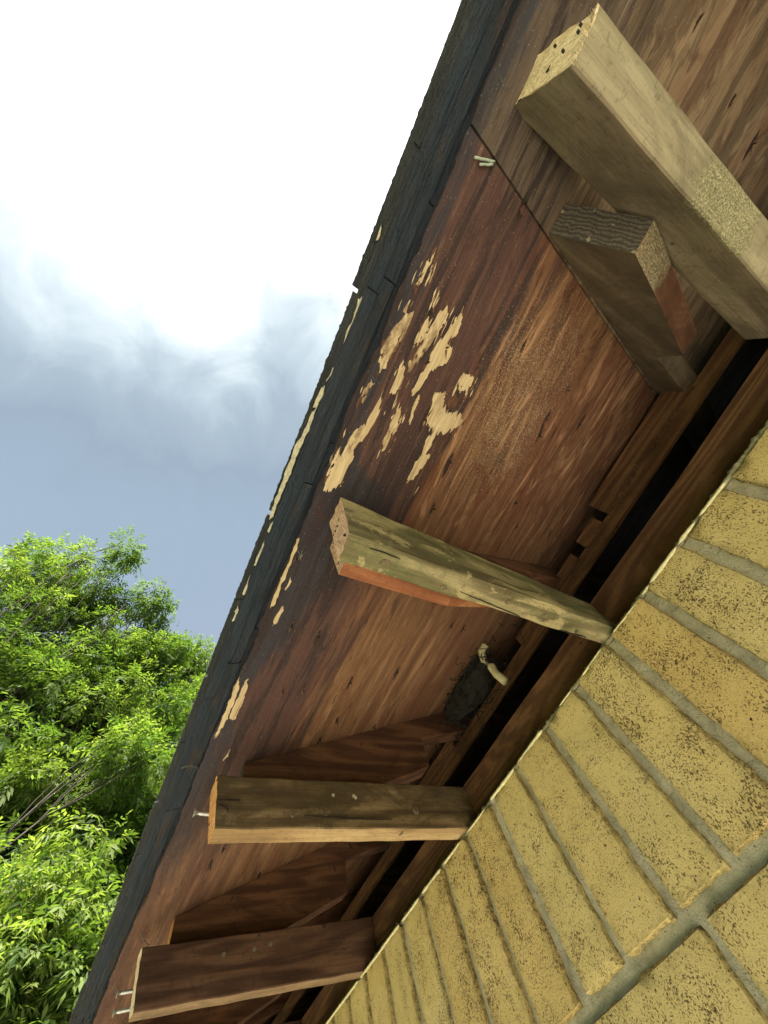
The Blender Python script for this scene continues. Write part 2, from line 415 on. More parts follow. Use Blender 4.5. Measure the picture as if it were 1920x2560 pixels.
M['rafter'] = mat_timber('rafter_timber', (0.06, 0.026, 0.014), (0.115, 0.050, 0.026), (0.18, 0.085, 0.042), lines=24)
M['rafter_A'] = mat_timber('grey_rafter_timber', (0.10, 0.072, 0.046), (0.145, 0.108, 0.070), (0.19, 0.145, 0.092), lines=12)
M['rafter_Ab'] = mat_timber('sprayed_rafter_timber', (0.11, 0.050, 0.030), (0.18, 0.085, 0.050), (0.25, 0.13, 0.075), lines=16, speck=(0.150, 0.40, (0.46, 0.42, 0.27)))
M['under_C'] = mat_timber('tan_sawn_underside', (0.20, 0.12, 0.055), (0.36, 0.235, 0.115), (0.50, 0.36, 0.19), lines=10)
M['under_D'] = mat_timber('pale_sawn_underside', (0.16, 0.10, 0.055), (0.27, 0.18, 0.10), (0.38, 0.27, 0.16), lines=10)
M['under_A'] = mat_timber('yellow_grey_underside', (0.18, 0.150, 0.098), (0.28, 0.238, 0.160), (0.38, 0.335, 0.225),
                          mould=(0.24, 0.21, 0.13), mould_amt=0.6, lines=8, speck=(0.125, 0.215, (0.48, 0.46, 0.27), 0.040))
M['fresh'] = mat_timber('fresh_red_timber', (0.20, 0.070, 0.032), (0.31, 0.120, 0.055), (0.40, 0.19, 0.09), lines=40, blotch=4)
M['plate'] = mat_timber('plate_timber', (0.075, 0.033, 0.016), (0.13, 0.062, 0.028), (0.20, 0.10, 0.045), axis='X', lines=50)
M['end_pale'] = mat_endgrain('pale_end_grain', (0.66, 0.50, 0.28), (0.80, 0.66, 0.42))
M['end_pink'] = mat_endgrain('pink_end_grain', (0.50, 0.29, 0.18), (0.62, 0.43, 0.28))
M['end_orange'] = mat_endgrain('orange_end_grain', (0.62, 0.27, 0.085), (0.75, 0.42, 0.16))
M['end_dark'] = mat_endgrain('dark_end_grain', (0.050, 0.042, 0.036), (0.105, 0.088, 0.066), True)
M['bare'] = mat_bare('bare_peeled_wood', (0.44, 0.33, 0.19), (0.60, 0.49, 0.31))
M['shingle'] = mat_black('asphalt_shingle', (0.018, 0.022, 0.026), (0.042, 0.048, 0.052), (0.05, 0.04, 0.03), 0.3)
M['rot'] = mat_black('blackened_wood', (0.012, 0.019, 0.029), (0.028, 0.038, 0.053), (0.070, 0.042, 0.030), 0.60, grit=500, gritc=(0.06, 0.055, 0.05))
M['felt'] = mat_black('roofing_felt', (0.018, 0.028, 0.043), (0.030, 0.043, 0.061), (0.045, 0.036, 0.034), 0.4, grit=700, gritc=(0.045, 0.05, 0.055))
M['lichen'] = mat_plain('dry_pale_lichen', (0.50, 0.48, 0.34), 0.9, var=0.7, scale=300)
M['nail'] = mat_plain('rusty_dark_steel', (0.045, 0.032, 0.028), 0.6, 0.4)
M['zinc'] = mat_plain('zinc_steel', (0.50, 0.52, 0.50), 0.38, 0.9, var=0.3, scale=300)
M['splinter'] = mat_plain('dark_splintered_wood', (0.10, 0.042, 0.022), 0.8)
M['hole'] = mat_plain('shadowed_hole_wood', (0.025, 0.016, 0.012), 0.9)
M['cocoon'] = mat_plain('pale_dry_silk', (0.36, 0.42, 0.34), 0.8)
M['twig'] = mat_plain('dry_tendril', (0.10, 0.10, 0.085), 0.9)
M['nest'] = mat_plain('dark_nest_fibre', (0.016, 0.014, 0.010), 0.95)
M['foam'] = mat_plain('cream_foam', (0.60, 0.52, 0.30), 0.8, var=0.4, scale=120)
M['inner'] = mat_plain('attic_board', (0.05, 0.035, 0.028), 0.9)
M['bark'] = mat_plain('grey_bark', (0.065, 0.055, 0.040), 0.9, var=0.6, scale=12)
M['leaf'] = mat_leaf('leaf_green', (0.026, 0.052, 0.014), (0.085, 0.135, 0.032), (0.20, 0.24, 0.075), 0.5)
M['leaf2'] = mat_leaf('leaf_yellow_green', (0.034, 0.070, 0.016), (0.105, 0.16, 0.040), (0.24, 0.28, 0.085), 0.5)

# ------------------------------------------------------------------ ground
def mat_ground():
    t = NT('pale_bounce_paving', 0.95, 0.2)
    a = t.noise(t.coords(rand=False), 1.2, 6, 0.7); b = t.noise(t.coords(rand=False), 60, 3, 0.8)
    col = t.ramp(a, [(0.3, (0.50, 0.46, 0.37)), (0.7, (0.62, 0.58, 0.48))])
    return t.done(t.mix(t.rng(b, 0.4, 0.7, 0, 0.4), col, (0.25, 0.22, 0.17)), t.bump(b, 0.5, 0.01))
GZ = -2.3
mat_bounce_patio = mat_ground()
def mat_lawn(name, a, b):
    t = NT(name, 0.95, 0.2); q = t.noise(t.coords(rand=False), 3, 8, 0.8)
    return t.done(t.mix(t.rng(q, .3, .7), a, b), t.bump(q, .8, .05))
ml = mat_lawn('mown_grass', (0.05, 0.09, 0.02), (0.10, 0.15, 0.04))
g = mk('ground', [(-400, -400, GZ), (400, -400, GZ), (400, 400, GZ), (-400, 400, GZ)], [(0, 1, 2, 3)], ml)
g['kind'] = 'structure'
pv = mk('bounce_patio', [(-4.5, -.085, GZ + .02), (6.0, -.085, GZ + .02), (6.0, 3.0, GZ + .02), (-4.5, 3.0, GZ + .02), (-4.5, -.085, GZ - .05), (6.0, -.085, GZ - .05), (6.0, 3.0, GZ - .05), (-4.5, 3.0, GZ - .05)],
        [(0, 1, 2, 3), (0, 4, 5, 1), (1, 5, 6, 2), (2, 6, 7, 3), (3, 7, 4, 0)], mat_bounce_patio)
pv['kind'] = 'structure'  # unseen paving, added and sized to bounce light up under the eave
V_, F_ = [], []
n_ = 160
for i_ in range(n_ + 1):                                  # unseen greenery added outward to cut horizon light reaching under the eave
    a_ = math.radians(-25 + 230 * i_ / n_)
    for k_, (rr_, hh_) in enumerate(((13, 0), (12.6, 1.6), (12.9, 3.0), (13.8, 3.9), (15, 3.6), (16, 0))):
        r_ = rr_ + nz(math.cos(a_) * 7, math.sin(a_) * 7, k_) * .9
        V_.append((r_ * math.cos(a_), r_ * math.sin(a_) + .5, GZ + hh_ * (1 + nz(math.cos(a_) * 9, math.sin(a_) * 9, k_ + 4) * .35)))
for i_ in range(n_):
    for k_ in range(5): F_.append((i_ * 6 + k_, i_ * 6 + k_ + 1, (i_ + 1) * 6 + k_ + 1, (i_ + 1) * 6 + k_))
mk('light_block_hedge', V_, F_, mat_lawn('light_block_foliage', (0.02, 0.045, 0.01), (0.06, 0.11, 0.025)))['kind'] = 'stuff'

# ------------------------------------------------------------------ the house
XL, XR = -1.9, 4.2
house = empty('house', (1.0, -1.0, GZ), 'yellow brick house corner with rotting open eave, bare plywood deck and sawn lookouts', 'house')
bpy.context.view_layer.update()
hinv = Matrix.Translation(-Vector(house.location))
def part(o):                                             # geometry is written in world coordinates
    o.parent = house; o.matrix_parent_inverse = hinv; return o
def hm(*a, **k): return part(mk(*a, **k))

# --- loft of a worn timber: stations of (x0, x1, zb, zt) from Y0 (outer) to Y1 (inner)
def timber(name, s0, s1, mats, seg=46, wear=0.0012, seed=0.0, y0b=None, y0t=None, y1=0.0, wane=0.0, label=None, top=None, botmat=None, endr=.0015):
    """s0/s1: (xlow_bottom, xhigh_bottom, xlow_top, xhigh_top, zb, zt) at the outer and inner end."""
    V, Fc, mi = [], [], []
    prof = []                                            # unit profile with small arrises
    c = 0.045
    nb, ns = 5, 8
    for i in range(nb + 1): prof.append((c + (1 - 2 * c) * i / nb, 0))
    for i in range(ns + 1): prof.append((1, c * .5 + (1 - c) * i / ns))
    for i in range(nb + 1): prof.append((1 - c - (1 - 2 * c) * i / nb, 1))
    for i in range(ns + 1): prof.append((0, 1 - c * .5 - (1 - c) * i / ns))
    n = len(prof)
    for k in range(seg + 1):
        t = k / seg
        p = [a + (b - a) * t for a, b in zip(s0, s1)]
        for (u, v) in prof:
            xl = p[0] + (p[2] - p[0]) * v; xh = p[1] + (p[3] - p[1]) * v
            yo = y0b + (y0t - y0b) * v
            y = yo + (y1 - yo) * t
            ztop = p[5]
            z = p[4] + (ztop - p[4]) * v
            if top is not None: z = p[4] + (top(y) - p[4]) * v
            x = xl + (xh - xl) * u
            q = 22.0
            dx = nz(x * q * 2 + seed, y * q, z * q * 2) * wear
            dz = nz(x * q * 2 + seed + 9, y * q, z * q * 2 + 4) * wear
            if v == 0 and wane:
                w = max(0.0, nz(y * 9 + seed, 3.3, seed)) * wane
                if u < 0.3: z += w * (0.3 - u) / 0.3; x += w * .5 * (0.3 - u) / 0.3
            e = (1 if k == 0 else 0) * nz(x * 140, z * 140, seed) * endr
            V.append((x + dx, y + e, z + dz))
    for k in range(seg):
        for i in range(n):
            j = (i + 1) % n
            Fc.append((k * n + i, k * n + j, (k + 1) * n + j, (k + 1) * n + i))
            mi.append(2 if (botmat and prof[i][1] == 0 and prof[j][1] == 0) else 0)
    Fc.append(tuple(range(n - 1, -1, -1))); mi.append(1)
    Fc.append(tuple(seg * n + i for i in range(n))); mi.append(0)
    # wind outward
    me_mats = list(mats) + ([botmat] if botmat else [])
    o = hm(name, V, [tuple(reversed(f)) for f in Fc], me_mats, midx=mi, label=label)
    return o

def rel(z): return CAM.z + z
BM = {}
BM['A'] = timber('lookout_beam', (-.3275, -.2900, -.3275, -.2900, rel(.326), rel(.390)), (-.3285, -.2880, -.3285, -.2880, rel(.326), rel(.389)),
                 (M['beam_A'], M['end_pale']), y0b=.371, y0t=.386, y1=-.030, seed=1.3, wane=.006, botmat=M['under_A'], endr=.0035, label='large grey-green lookout with pale splintered sawn end and gritty sprayed band')
BM['B'] = timber('lookout_beam', (.109, .139, .096, .128, rel(.291), rel(.354)), (.1205, .1475, .1205, .1475, rel(.291), rel(.356)),
                 (M['beam_B'], M['end_pink']), y0b=.387, y0t=.393, y1=-.030, seed=4.1, wane=.007, wear=.0018, label='lichen-spotted yellow-green lookout with pinkish sawn end and nail holes')
BM['C'] = timber('lookout_beam', (.526, .557, .526, .557, rel(.291), rel(.3527)), (.5275, .5575, .5275, .5575, rel(.291), rel(.3545)),
                 (M['beam_C'], M['end_orange']), y0b=.386, y0t=.3945, y1=-.030, seed=7.7, wane=.002, botmat=M['under_C'], label='weathered brown lookout with orange end and one screw sticking out')
BM['D'] = timber('lookout_beam', (.932, .960, .932, .960, rel(.284), rel(.3500)), (.930, .958, .930, .958, rel(.287), rel(.3575)),
                 (M['beam_D'], M['end_pale']), y0b=.384, y0t=.3945, y1=-.030, seed=11.9, botmat=M['under_D'], label='dark red-brown lookout with two screws sticking out of its pale end')
for i, xx in enumerate((1.338, 1.744, 2.15, 2.556, -.696, -1.102)):
    timber('lookout_beam', (xx, xx + .03, xx, xx + .03, rel(.291), rel(.354)), (xx, xx + .03, xx, xx + .03, rel(.291), rel(.356)),
           (M['beam_C'] if i % 2 else M['beam_D'], M['end_pale']), y0b=.386, y0t=.394, y1=-.030, seed=20 + i)

# --- sloping rafters, fixed to the far side of each lookout, tops against the deck
def rafter(x0, x1, prof, mats, label=None, botmat=None):
    """prof: list of (Y,Z) points, outer bottom first then inner bottom; the top follows the deck."""
    V, Fc, mi = [], [], []
    st = []
    n = len(prof)
    for a in range(n - 1):
        (ya, za), (yb, zb) = prof[a], prof[a + 1]
        k = max(1, int(abs(ya - yb) / .02))
        for i in range(k): st.append((ya + (yb - ya) * i / k, za + (zb - za) * i / k))
    st.append(prof[-1])
    ytop0 = ytop_map.get(round(x0, 3), prof[0][0])
    m_ = len(st)
    for i, (y, z) in enumerate(st):
        yt = y + (ytop0 - prof[0][0]) * (1 - i / (m_ - 1)) ** 8
        zt = deck_z(yt) - .0015
        for (x, yy, zz) in ((x0, y, z), (x1, y, z), (x1, yt, zt), (x0, yt, zt)):
            w = .0007
            V.append((x + nz(x * 9, yy * 18, zz * 9) * w, yy, zz + nz(x * 9 + 4, yy * 18, 2) * w))
    for i in range(m_ - 1):
        a, b = i * 4, i * 4 + 4
        for j, mt in ((0, 2 if botmat and st[i][0] > .006 else 0), (1, 0), (2, 0), (3, 0)):
            k = (j + 1) % 4
            Fc.append((a + j, b + j, b + k, a + k)); mi.append(mt)
    Fc.append((0, 1, 2, 3)); mi.append(1)
    b = (m_ - 1) * 4
    Fc.append((b + 3, b + 2, b + 1, b)); mi.append(0)
    return hm('rafter', V, Fc, list(mats) + ([botmat] if botmat else []), midx=mi, label=label)
ytop_map = {-0.284: 0.281, 0.139: 0.372, 0.558: 0.353, 0.961: 0.350}
bA0 = (0.481 - .267, rel(.357))
rafter(-.284, -.252, [bA0, (.004, bA0[1] + SL * (bA0[0] - .004)), (0.0, rel(.470)), (-.13, rel(.499)), (-.9, rel(.499) + SL * .77)], (M['rafter_A'], M['end_dark']), 'grey rafter stub with dark end grain and sprayed underside', botmat=M['rafter_Ab'])
rafter(.139, .171, [(.368, rel(.326)), (.226, rel(.3225)), (.004, rel(.3225) + SL * .222), (0.0, rel(.470)), (-.13, rel(.499)), (-.9, rel(.499) + SL * .77)], (M['rafter'], M['end_pink']), 'rafter with fresh red level cut beside the lichen-spotted lookout', botmat=M['fresh'])
rafter(.558, .590, [(.352, rel(.320)), (.18, rel(.352)), (.004, rel(.352) + SL * .176), (0.0, rel(.470)), (-.13, rel(.499)), (-.9, rel(.499) + SL * .77)], (M['rafter'], M['end_dark']))
rafter(.961, .992, [(.349, rel(.318)), (.18, rel(.352)), (.004, rel(.352) + SL * .176), (0.0, rel(.470)), (-.13, rel(.499)), (-.9, rel(.499) + SL * .77)], (M['rafter'], M['end_orange']))
for xx in (1.368, 1.774, 2.18, 2.586, -.727, -1.133):
    rafter(xx, xx + .031, [(.35, rel(.325)), (.18, rel(.352)), (.004, rel(.352) + SL * .176), (0.0, rel(.470)), (-.13, rel(.499)), (-.9, rel(.499) + SL * .77)], (M['rafter'], M['end_dark']))

# --- plywood deck panels
def panel(name, x0, x1, mat, yin=-1.4, yout=.4165, label=None, off=0.0, th=.011):
    nx = int((x1 - x0) / .006) + 1
    rows = [(yin, 0), (.25, 0), (.395, 0), (yout, 1), (yout, 2), (yin, 3)]
    V = []
    for i in range(nx + 1):
        x = x0 + (x1 - x0) * i / nx
        j = nz(x * 16, 1.7, 0) * .0040 + nz(x * 70, 5.7, 0) * .0022 + nz(x * 210, 2.7, 0) * .0012
        for (y, k) in rows:
            yy = y + (j if k in (1, 2) else 0)
            dz = off + (th if k >= 2 else 0) + (nz(x * 30, y * 9, 3) * .0012 if k < 2 else 0)
            V.append((x, yy, deck_z(yy) + dz))
    Fc = []
    r = len(rows)
    for i in range(nx):
        for j in range(r):
            k = (j + 1) % r
            Fc.append((i * r + j, (i + 1) * r + j, (i + 1) * r + k, i * r + k))
    Fc.append(tuple(range(r))); Fc.append(tuple(reversed([nx * r + j for j in range(r)])))
    return hm(name, V, Fc, mat, label=label)
SEAM = -.2495
P1 = panel('plywood_panel', SEAM + .0012, 2.19, M['ply1'], label='stained plywood roof panel peeling to pale bare wood near its blackened edge')
P2 = panel('plywood_panel', XL, SEAM - .0012, M['ply2'], label='grey-brown plywood roof panel behind the large grey lookout')
P3 = panel('plywood_panel', 2.193, XR, M['ply2'])
def kid(o, p): 
    o.parent = p; o.matrix_parent_inverse = Matrix.Identity(4); return o

# --- layered, rotten roof edge
def strip(name, x0, x1, yi, yo, off, th, mat, parent=None, amp=.003, seed=0.0, label=None, zw=.0008, step=.006, f=14):
    nx = max(6, int((x1 - x0) / step)); V = []
    for i in range(nx + 1):
        x = x0 + (x1 - x0) * i / nx
        j0 = nz(x * f, seed, 0) * amp + nz(x * 90, seed, 7) * amp * .45
        j1 = nz(x * f, seed + 5, 0) * amp + nz(x * 110, seed + 5, 7) * amp * .4
        h = nz(x * 24, seed + 2, 1) * zw
        ym = (yi + yo) / 2
        for (y, dz) in ((yi + j0, h), (ym, h + nz(x * 50, seed + 8, 1) * zw), (yo + j1, h + zw * .6 * nz(x * 60, seed, 5)), (yo + j1, h + th), (yi + j0, h + th)):
            V.append((x, y, deck_z(y) + off + dz))
    Fc = []
    for i in range(nx):
        for j in range(5):
            k = (j + 1) % 5
            Fc.append((i * 5 + j, (i + 1) * 5 + j, (i + 1) * 5 + k, i * 5 + k))
    Fc.append((0, 1, 2, 3, 4)); Fc.append(tuple(nx * 5 + j for j in (4, 3, 2, 1, 0)))
    return mk(name, V, Fc, mat, parent, label=label)
edge = part(strip('roof_edge', XL, XR, .20, .4385, .0145, .003, M['felt'], amp=.002, seed=31, label='layered blackened roof edge with cracked rotten strips and lichen'))
# rotten slivers of the old edge board, broken where they cracked
def run(x0, x1, lo, hi, fn, gap=.0015):
    x = x0
    i = 0
    while x < x1:
        L = random.uniform(lo, hi)
        fn(x, min(x + L - gap, x1), i); x += L; i += 1
run(XL, XR, .22, .75, lambda a, b, i: kid(strip('rotten_strip', a, b, .400, .4262 + random.uniform(-.0025, .0015), .0125, .004, M['rot'], amp=.0022, seed=i * 3.1, zw=.0010), edge))
run(XL + .05, XR, .12, .45, lambda a, b, i: kid(strip('rotten_strip', a, b, .4195 + random.uniform(-.001, .003), .4345 + random.uniform(-.0025, .002), .0080, .0050, M['rot'], amp=.0018, seed=50 + i * 3.1, zw=.0010), edge))
run(XL, XR, .3, .9, lambda a, b, i: kid(strip('felt_strip', a, b, .428, .4465 + random.uniform(-.001, .001), .0128, .0020, M['felt'], amp=.0011, seed=90 + i * 3.1, zw=.0007), edge))
# shingle tabs along the eave: starter course below, top course above it
TAB = .2395
x = -.093 - TAB * 8
i = 0
while x < XR:
    jog = {8: (.0020, .4560), 7: (-.001, .4590), 9: (.0035, .4555)}.get(i, (random.uniform(-.001, .002), .4565 + random.uniform(-.0016, .0016)))
    kid(strip('shingle', x + .0012 + jog[0], x + TAB - .0012, .20, jog[1], .0178, .0030, M['shingle'], amp=.0010, seed=200 + i * 2.3, zw=.0008, f=330, step=.0016), edge)
    kid(strip('shingle', x - .12, x + TAB - .122, .20, .4530 + random.uniform(-.001, .001), .0168 - .0008, .0022, M['shingle'], amp=.0009, seed=300 + i * 2.3, zw=.0004, f=40, step=.005), edge)
    x += TAB; i += 1
roof_up = hm('roof_surface', [(XL, .43, deck_z(.43) + .021), (XR, .43, deck_z(.43) + .021), (XR, -1.6, deck_z(-1.6) + .021), (XL, -1.6, deck_z(-1.6) + .021),
                              (XL, .43, deck_z(.43) + .030), (XR, .43, deck_z(.43) + .030), (XR, -1.6, deck_z(-1.6) + .030), (XL, -1.6, deck_z(-1.6) + .030)],
             [(3, 2, 1, 0), (4, 5, 6, 7), (0, 1, 5, 4), (1, 2, 6, 5), (2, 3, 7, 6), (3, 0, 4, 7)], M['shingle'])

# --- jagged flat flake (peeled patch, lichen): outline roughened, real thickness
def flake(name, pts, mat, parent, plane, th=.0009, rough=.0016, subdiv=7, label=None):
    P = [plane(*q) for q in pts]
    out = []
    n = len(P)
    for i in range(n):
        a, b = P[i], P[(i + 1) % n]
        L = (b - a).length
        k = max(1, min(subdiv * 2, int(L / .0011)))
        for j in range(k):
            p = a.lerp(b, j / k)
            r = rough if (j or True) else 0
            out.append(p + Vector((nz(p.x * 160, p.y * 330, 1) * r * 2.2 + nz(p.x * 40, p.y * 900, 5) * r * 2.8, nz(p.x * 120, p.y * 330, 9) * r, 0)))
    V = []
    for p in out: V.append(Vector((p.x, p.y, p.z)) - Vector((0, 0, th)))
    for p in out: V.append(Vector((p.x, p.y, p.z + .0006)))
    k = len(out)
    # keep the face underneath facing down
    area = sum(out[i].x * out[(i + 1) % k].y - out[(i + 1) % k].x * out[i].y for i in range(k))
    low = list(range(k))
    if area > 0: low.reverse()
    bm = bmesh.new()
    bv = [bm.verts.new(v) for v in V]
    f = bm.faces.new([bv[i] for i in low])
    for i in range(k):
        j = (i + 1) % k
        try: bm.faces.new((bv[i], bv[j], bv[j + k], bv[i + k]))
        except ValueError: pass
    bmesh.ops.triangulate(bm, faces=[f])
    me = bpy.data.meshes.new(name); bm.to_mesh(me); bm.free()
    me.materials.append(mat)
    o = bpy.data.objects.new(name, me)
    if label: o['label'] = label
    link(o); return kid(o, parent)
r2 = lambda x, y: (600 + x * .5425, 560 + y * .5425)
r8 = lambda x, y: (450 + x * .633, 500 + y * .633)
patches = [
 (r2, [(795,405),(760,410),(730,450),(700,490),(665,540),(650,590),(640,640),(640,680),(665,670),(690,620),(720,570),(760,500),(790,440)]),
 (r2, [(1028,385),(1000,430),(985,470),(960,480),(940,520),(900,560),(880,600),(860,650),(830,700),(800,760),(790,790),(815,770),(840,740),(870,690),(905,660),(950,640),(975,590),(960,540),(990,520),(1010,480),(1025,430)]),
 (r2, [(950,380),(920,410),(880,470),(850,520),(820,580),(790,630),(770,680),(790,670),(830,610),(868,560),(905,515),(938,470),(955,420)]),
 (r2, [(870,430),(845,460),(820,510),(805,550),(830,540),(850,500),(870,460)]),
 (r2, [(755,655),(730,680),(710,720),(690,780),(705,790),(730,750),(755,700)]),
 (r2, [(655,775),(640,810),(610,860),(580,920),(555,930),(520,960),(490,1020),(450,1080),(420,1130),(395,1190),(385,1220),(410,1235),(440,1220),(470,1180),(500,1120),(530,1060),(520,1040),(560,1000),(600,950),(640,870),(650,820)]),
 (r2, [(730,830),(710,880),(690,930),(665,990),(655,1050),(680,1010),(700,960),(722,930),(735,870)]),
 (r2, [(745,885),(728,915),(705,965),(715,960),(738,915)]),
 (r2, [(895,780),(880,830),(865,880),(860,920),(880,935),(900,940),(880,960),(855,1000),(840,1050),(810,1100),(785,1140),(770,1185),(800,1170),(840,1120),(875,1065),(850,1065),(880,1020),(905,960),(940,965),(980,945),(1020,930),(1028,890),(1000,870),(950,870),(930,845),(935,810),(960,780),(930,775)]),
 (r2, [(1040,690),(1020,700),(1005,730),(1010,765),(1040,770),(1065,740),(1070,710)]),
 (r2, [(890,145),(872,180),(862,200),(870,205),(885,170)]),
 (r2, [(850,205),(835,235),(815,270),(815,290),(832,262),(852,225)]),
 (r2, [(812,800),(792,850),(776,920),(790,900),(812,840),(828,795)]),
 (r2, [(600,730),(570,765),(555,800),(575,790),(598,760),(625,735)]),
 (r2, [(465,1030),(445,1050),(420,1100),(408,1150),(425,1110),(448,1070)]),
 (r2, [(910,325),(895,360),(893,385),(905,362)]),
 (r8, [(268,1885),(250,1920),(215,1990),(195,2040),(215,2050),(245,1990),(265,1930)]),
 (r8, [(237,1880),(215,1920),(190,1990),(155,2075),(132,2130),(145,2120),(190,2040),(222,1960),(232,1920)]),
 (r8, [(407,1595),(378,1640),(366,1685),(385,1665),(410,1615)]),
 (r8, [(438,1490),(415,1530),(420,1540),(437,1512)]),
 (r8, [(465,1330),(440,1400),(405,1480),(372,1560),(358,1610),(375,1590),(412,1500),(445,1420),(468,1350)]),
 (r8, [(200,2165),(175,2200),(170,2215),(190,2195)]),
]
for fn, pts in patches:
    flake('peeled_patch', [fn(*q) for q in pts], M['bare'], P1, on_deck, th=.0013, rough=.0019)
for k in range(90):                                       # small remnants and slivers round the large peeled areas
    q_ = random.choice(patches[:16])[1]; v_ = random.choice(q_)
    c_ = on_deck(*r2(v_[0] + random.gauss(0, 14), v_[1] + random.gauss(0, 28)))
    s = random.uniform(.0006, .0020)
    pl = lambda a, b, c_=c_: Vector((c_.x + a, c_.y + b, deck_z(c_.y + b)))
    flake('peeled_patch', [(-s * 4, 0), (-s, s * .5), (s * 2, s * .4), (s * 5, -.2 * s), (s, -s * .5)], M['bare'], P1, pl, th=.0005, rough=.0009, subdiv=3)
lich = [
 [(717,378),(700,400),(690,440),(678,480),(650,545),(640,578),(655,570),(680,520),(700,465),(712,420)],
 [(572,728),(556,750),(540,780),(526,818),(538,822),(552,795),(568,760)],
 [(540,820),(520,835),(505,880),(480,930),(455,970),(440,1020),(420,1060),(400,1120),(380,1170),(362,1215),(356,1255),(368,1250),(380,1215),(402,1160),(425,1105),(448,1050),(470,985),(505,920),(530,860)],
 [(605,655),(595,680),(580,705),(576,718),(590,705),(604,675)],
 [(335,1345),(318,1380),(305,1410),(292,1440),(302,1436),(318,1400),(332,1368)],
 [(277,1480),(262,1510),(248,1558),(256,1552),(270,1520)],
 [(233,1595),(215,1625),(206,1668),(214,1660),(228,1628)],
 [(795,95),(785,125),(772,160),(780,160),(792,130)],
 [(375,1265),(360,1275),(345,1310),(352,1310),(366,1290)],
]
for pts in lich:
    flake('lichen_flake', [r8(*q) for q in pts], M['lichen'], edge, lambda a, b: on_deck(a, b, .0153), th=.0012, rough=.0014)
for k in range(0):                                       # small crusts scattered on the edge
    X = random.uniform(-.5, 1.7); Y = random.choice((.4505, .4535)) + random.uniform(-.003, .003)
    s = random.uniform(.0012, .0035)
    pl = lambda a, b, X=X, Y=Y: Vector((X + a, Y + b, deck_z(Y + b) + .0156))
    flake('lichen_flake', [(-s * 3, 0), (-s, s * .6), (s * 2, s * .4), (s * 3, -.2 * s), (s, -s * .7)], M['lichen'], edge, pl, th=.0008, rough=.0009, subdiv=3)

# --- knot in the peeled area
def knot(px, py, r, parent, off=0.0):
    c = on_deck(px, py)
    V, Fc = [], []
    n = 28; rings = (1.0, .82, .62, .4, .2)
    for k, q in enumerate(rings):
        for i in range(n):
            a = 2 * math.pi * i / n
            rr = r * q * (1 + .16 * nz(math.cos(a) * 1.3, math.sin(a) * 1.3, k))
            X = c.x + math.cos(a) * rr * 1.35; Y = c.y + math.sin(a) * rr
            V.append((X, Y, deck_z(Y) - (.0001, .0016, .0006, .0018, .0012)[k]))
    V.append((c.x, c.y, deck_z(c.y) - .0004))
    for k in range(len(rings) - 1):
        for i in range(n):
            j = (i + 1) % n; Fc.append((k * n + i, (k + 1) * n + i, (k + 1) * n + j, k * n + j))
    b = (len(rings) - 1) * n
    for i in range(n): Fc.append((b + i, len(V) - 1, b + (i + 1) % n))
    kid(mk('knot', V, Fc, M['hole_ring']), parent)
M['hole_ring'] = mat_bare('dark_knot_wood', (0.060, 0.030, 0.020), (0.13, 0.062, 0.036))
knot(600 + 980 * .5425, 560 + 822 * .5425, .0068, P1)

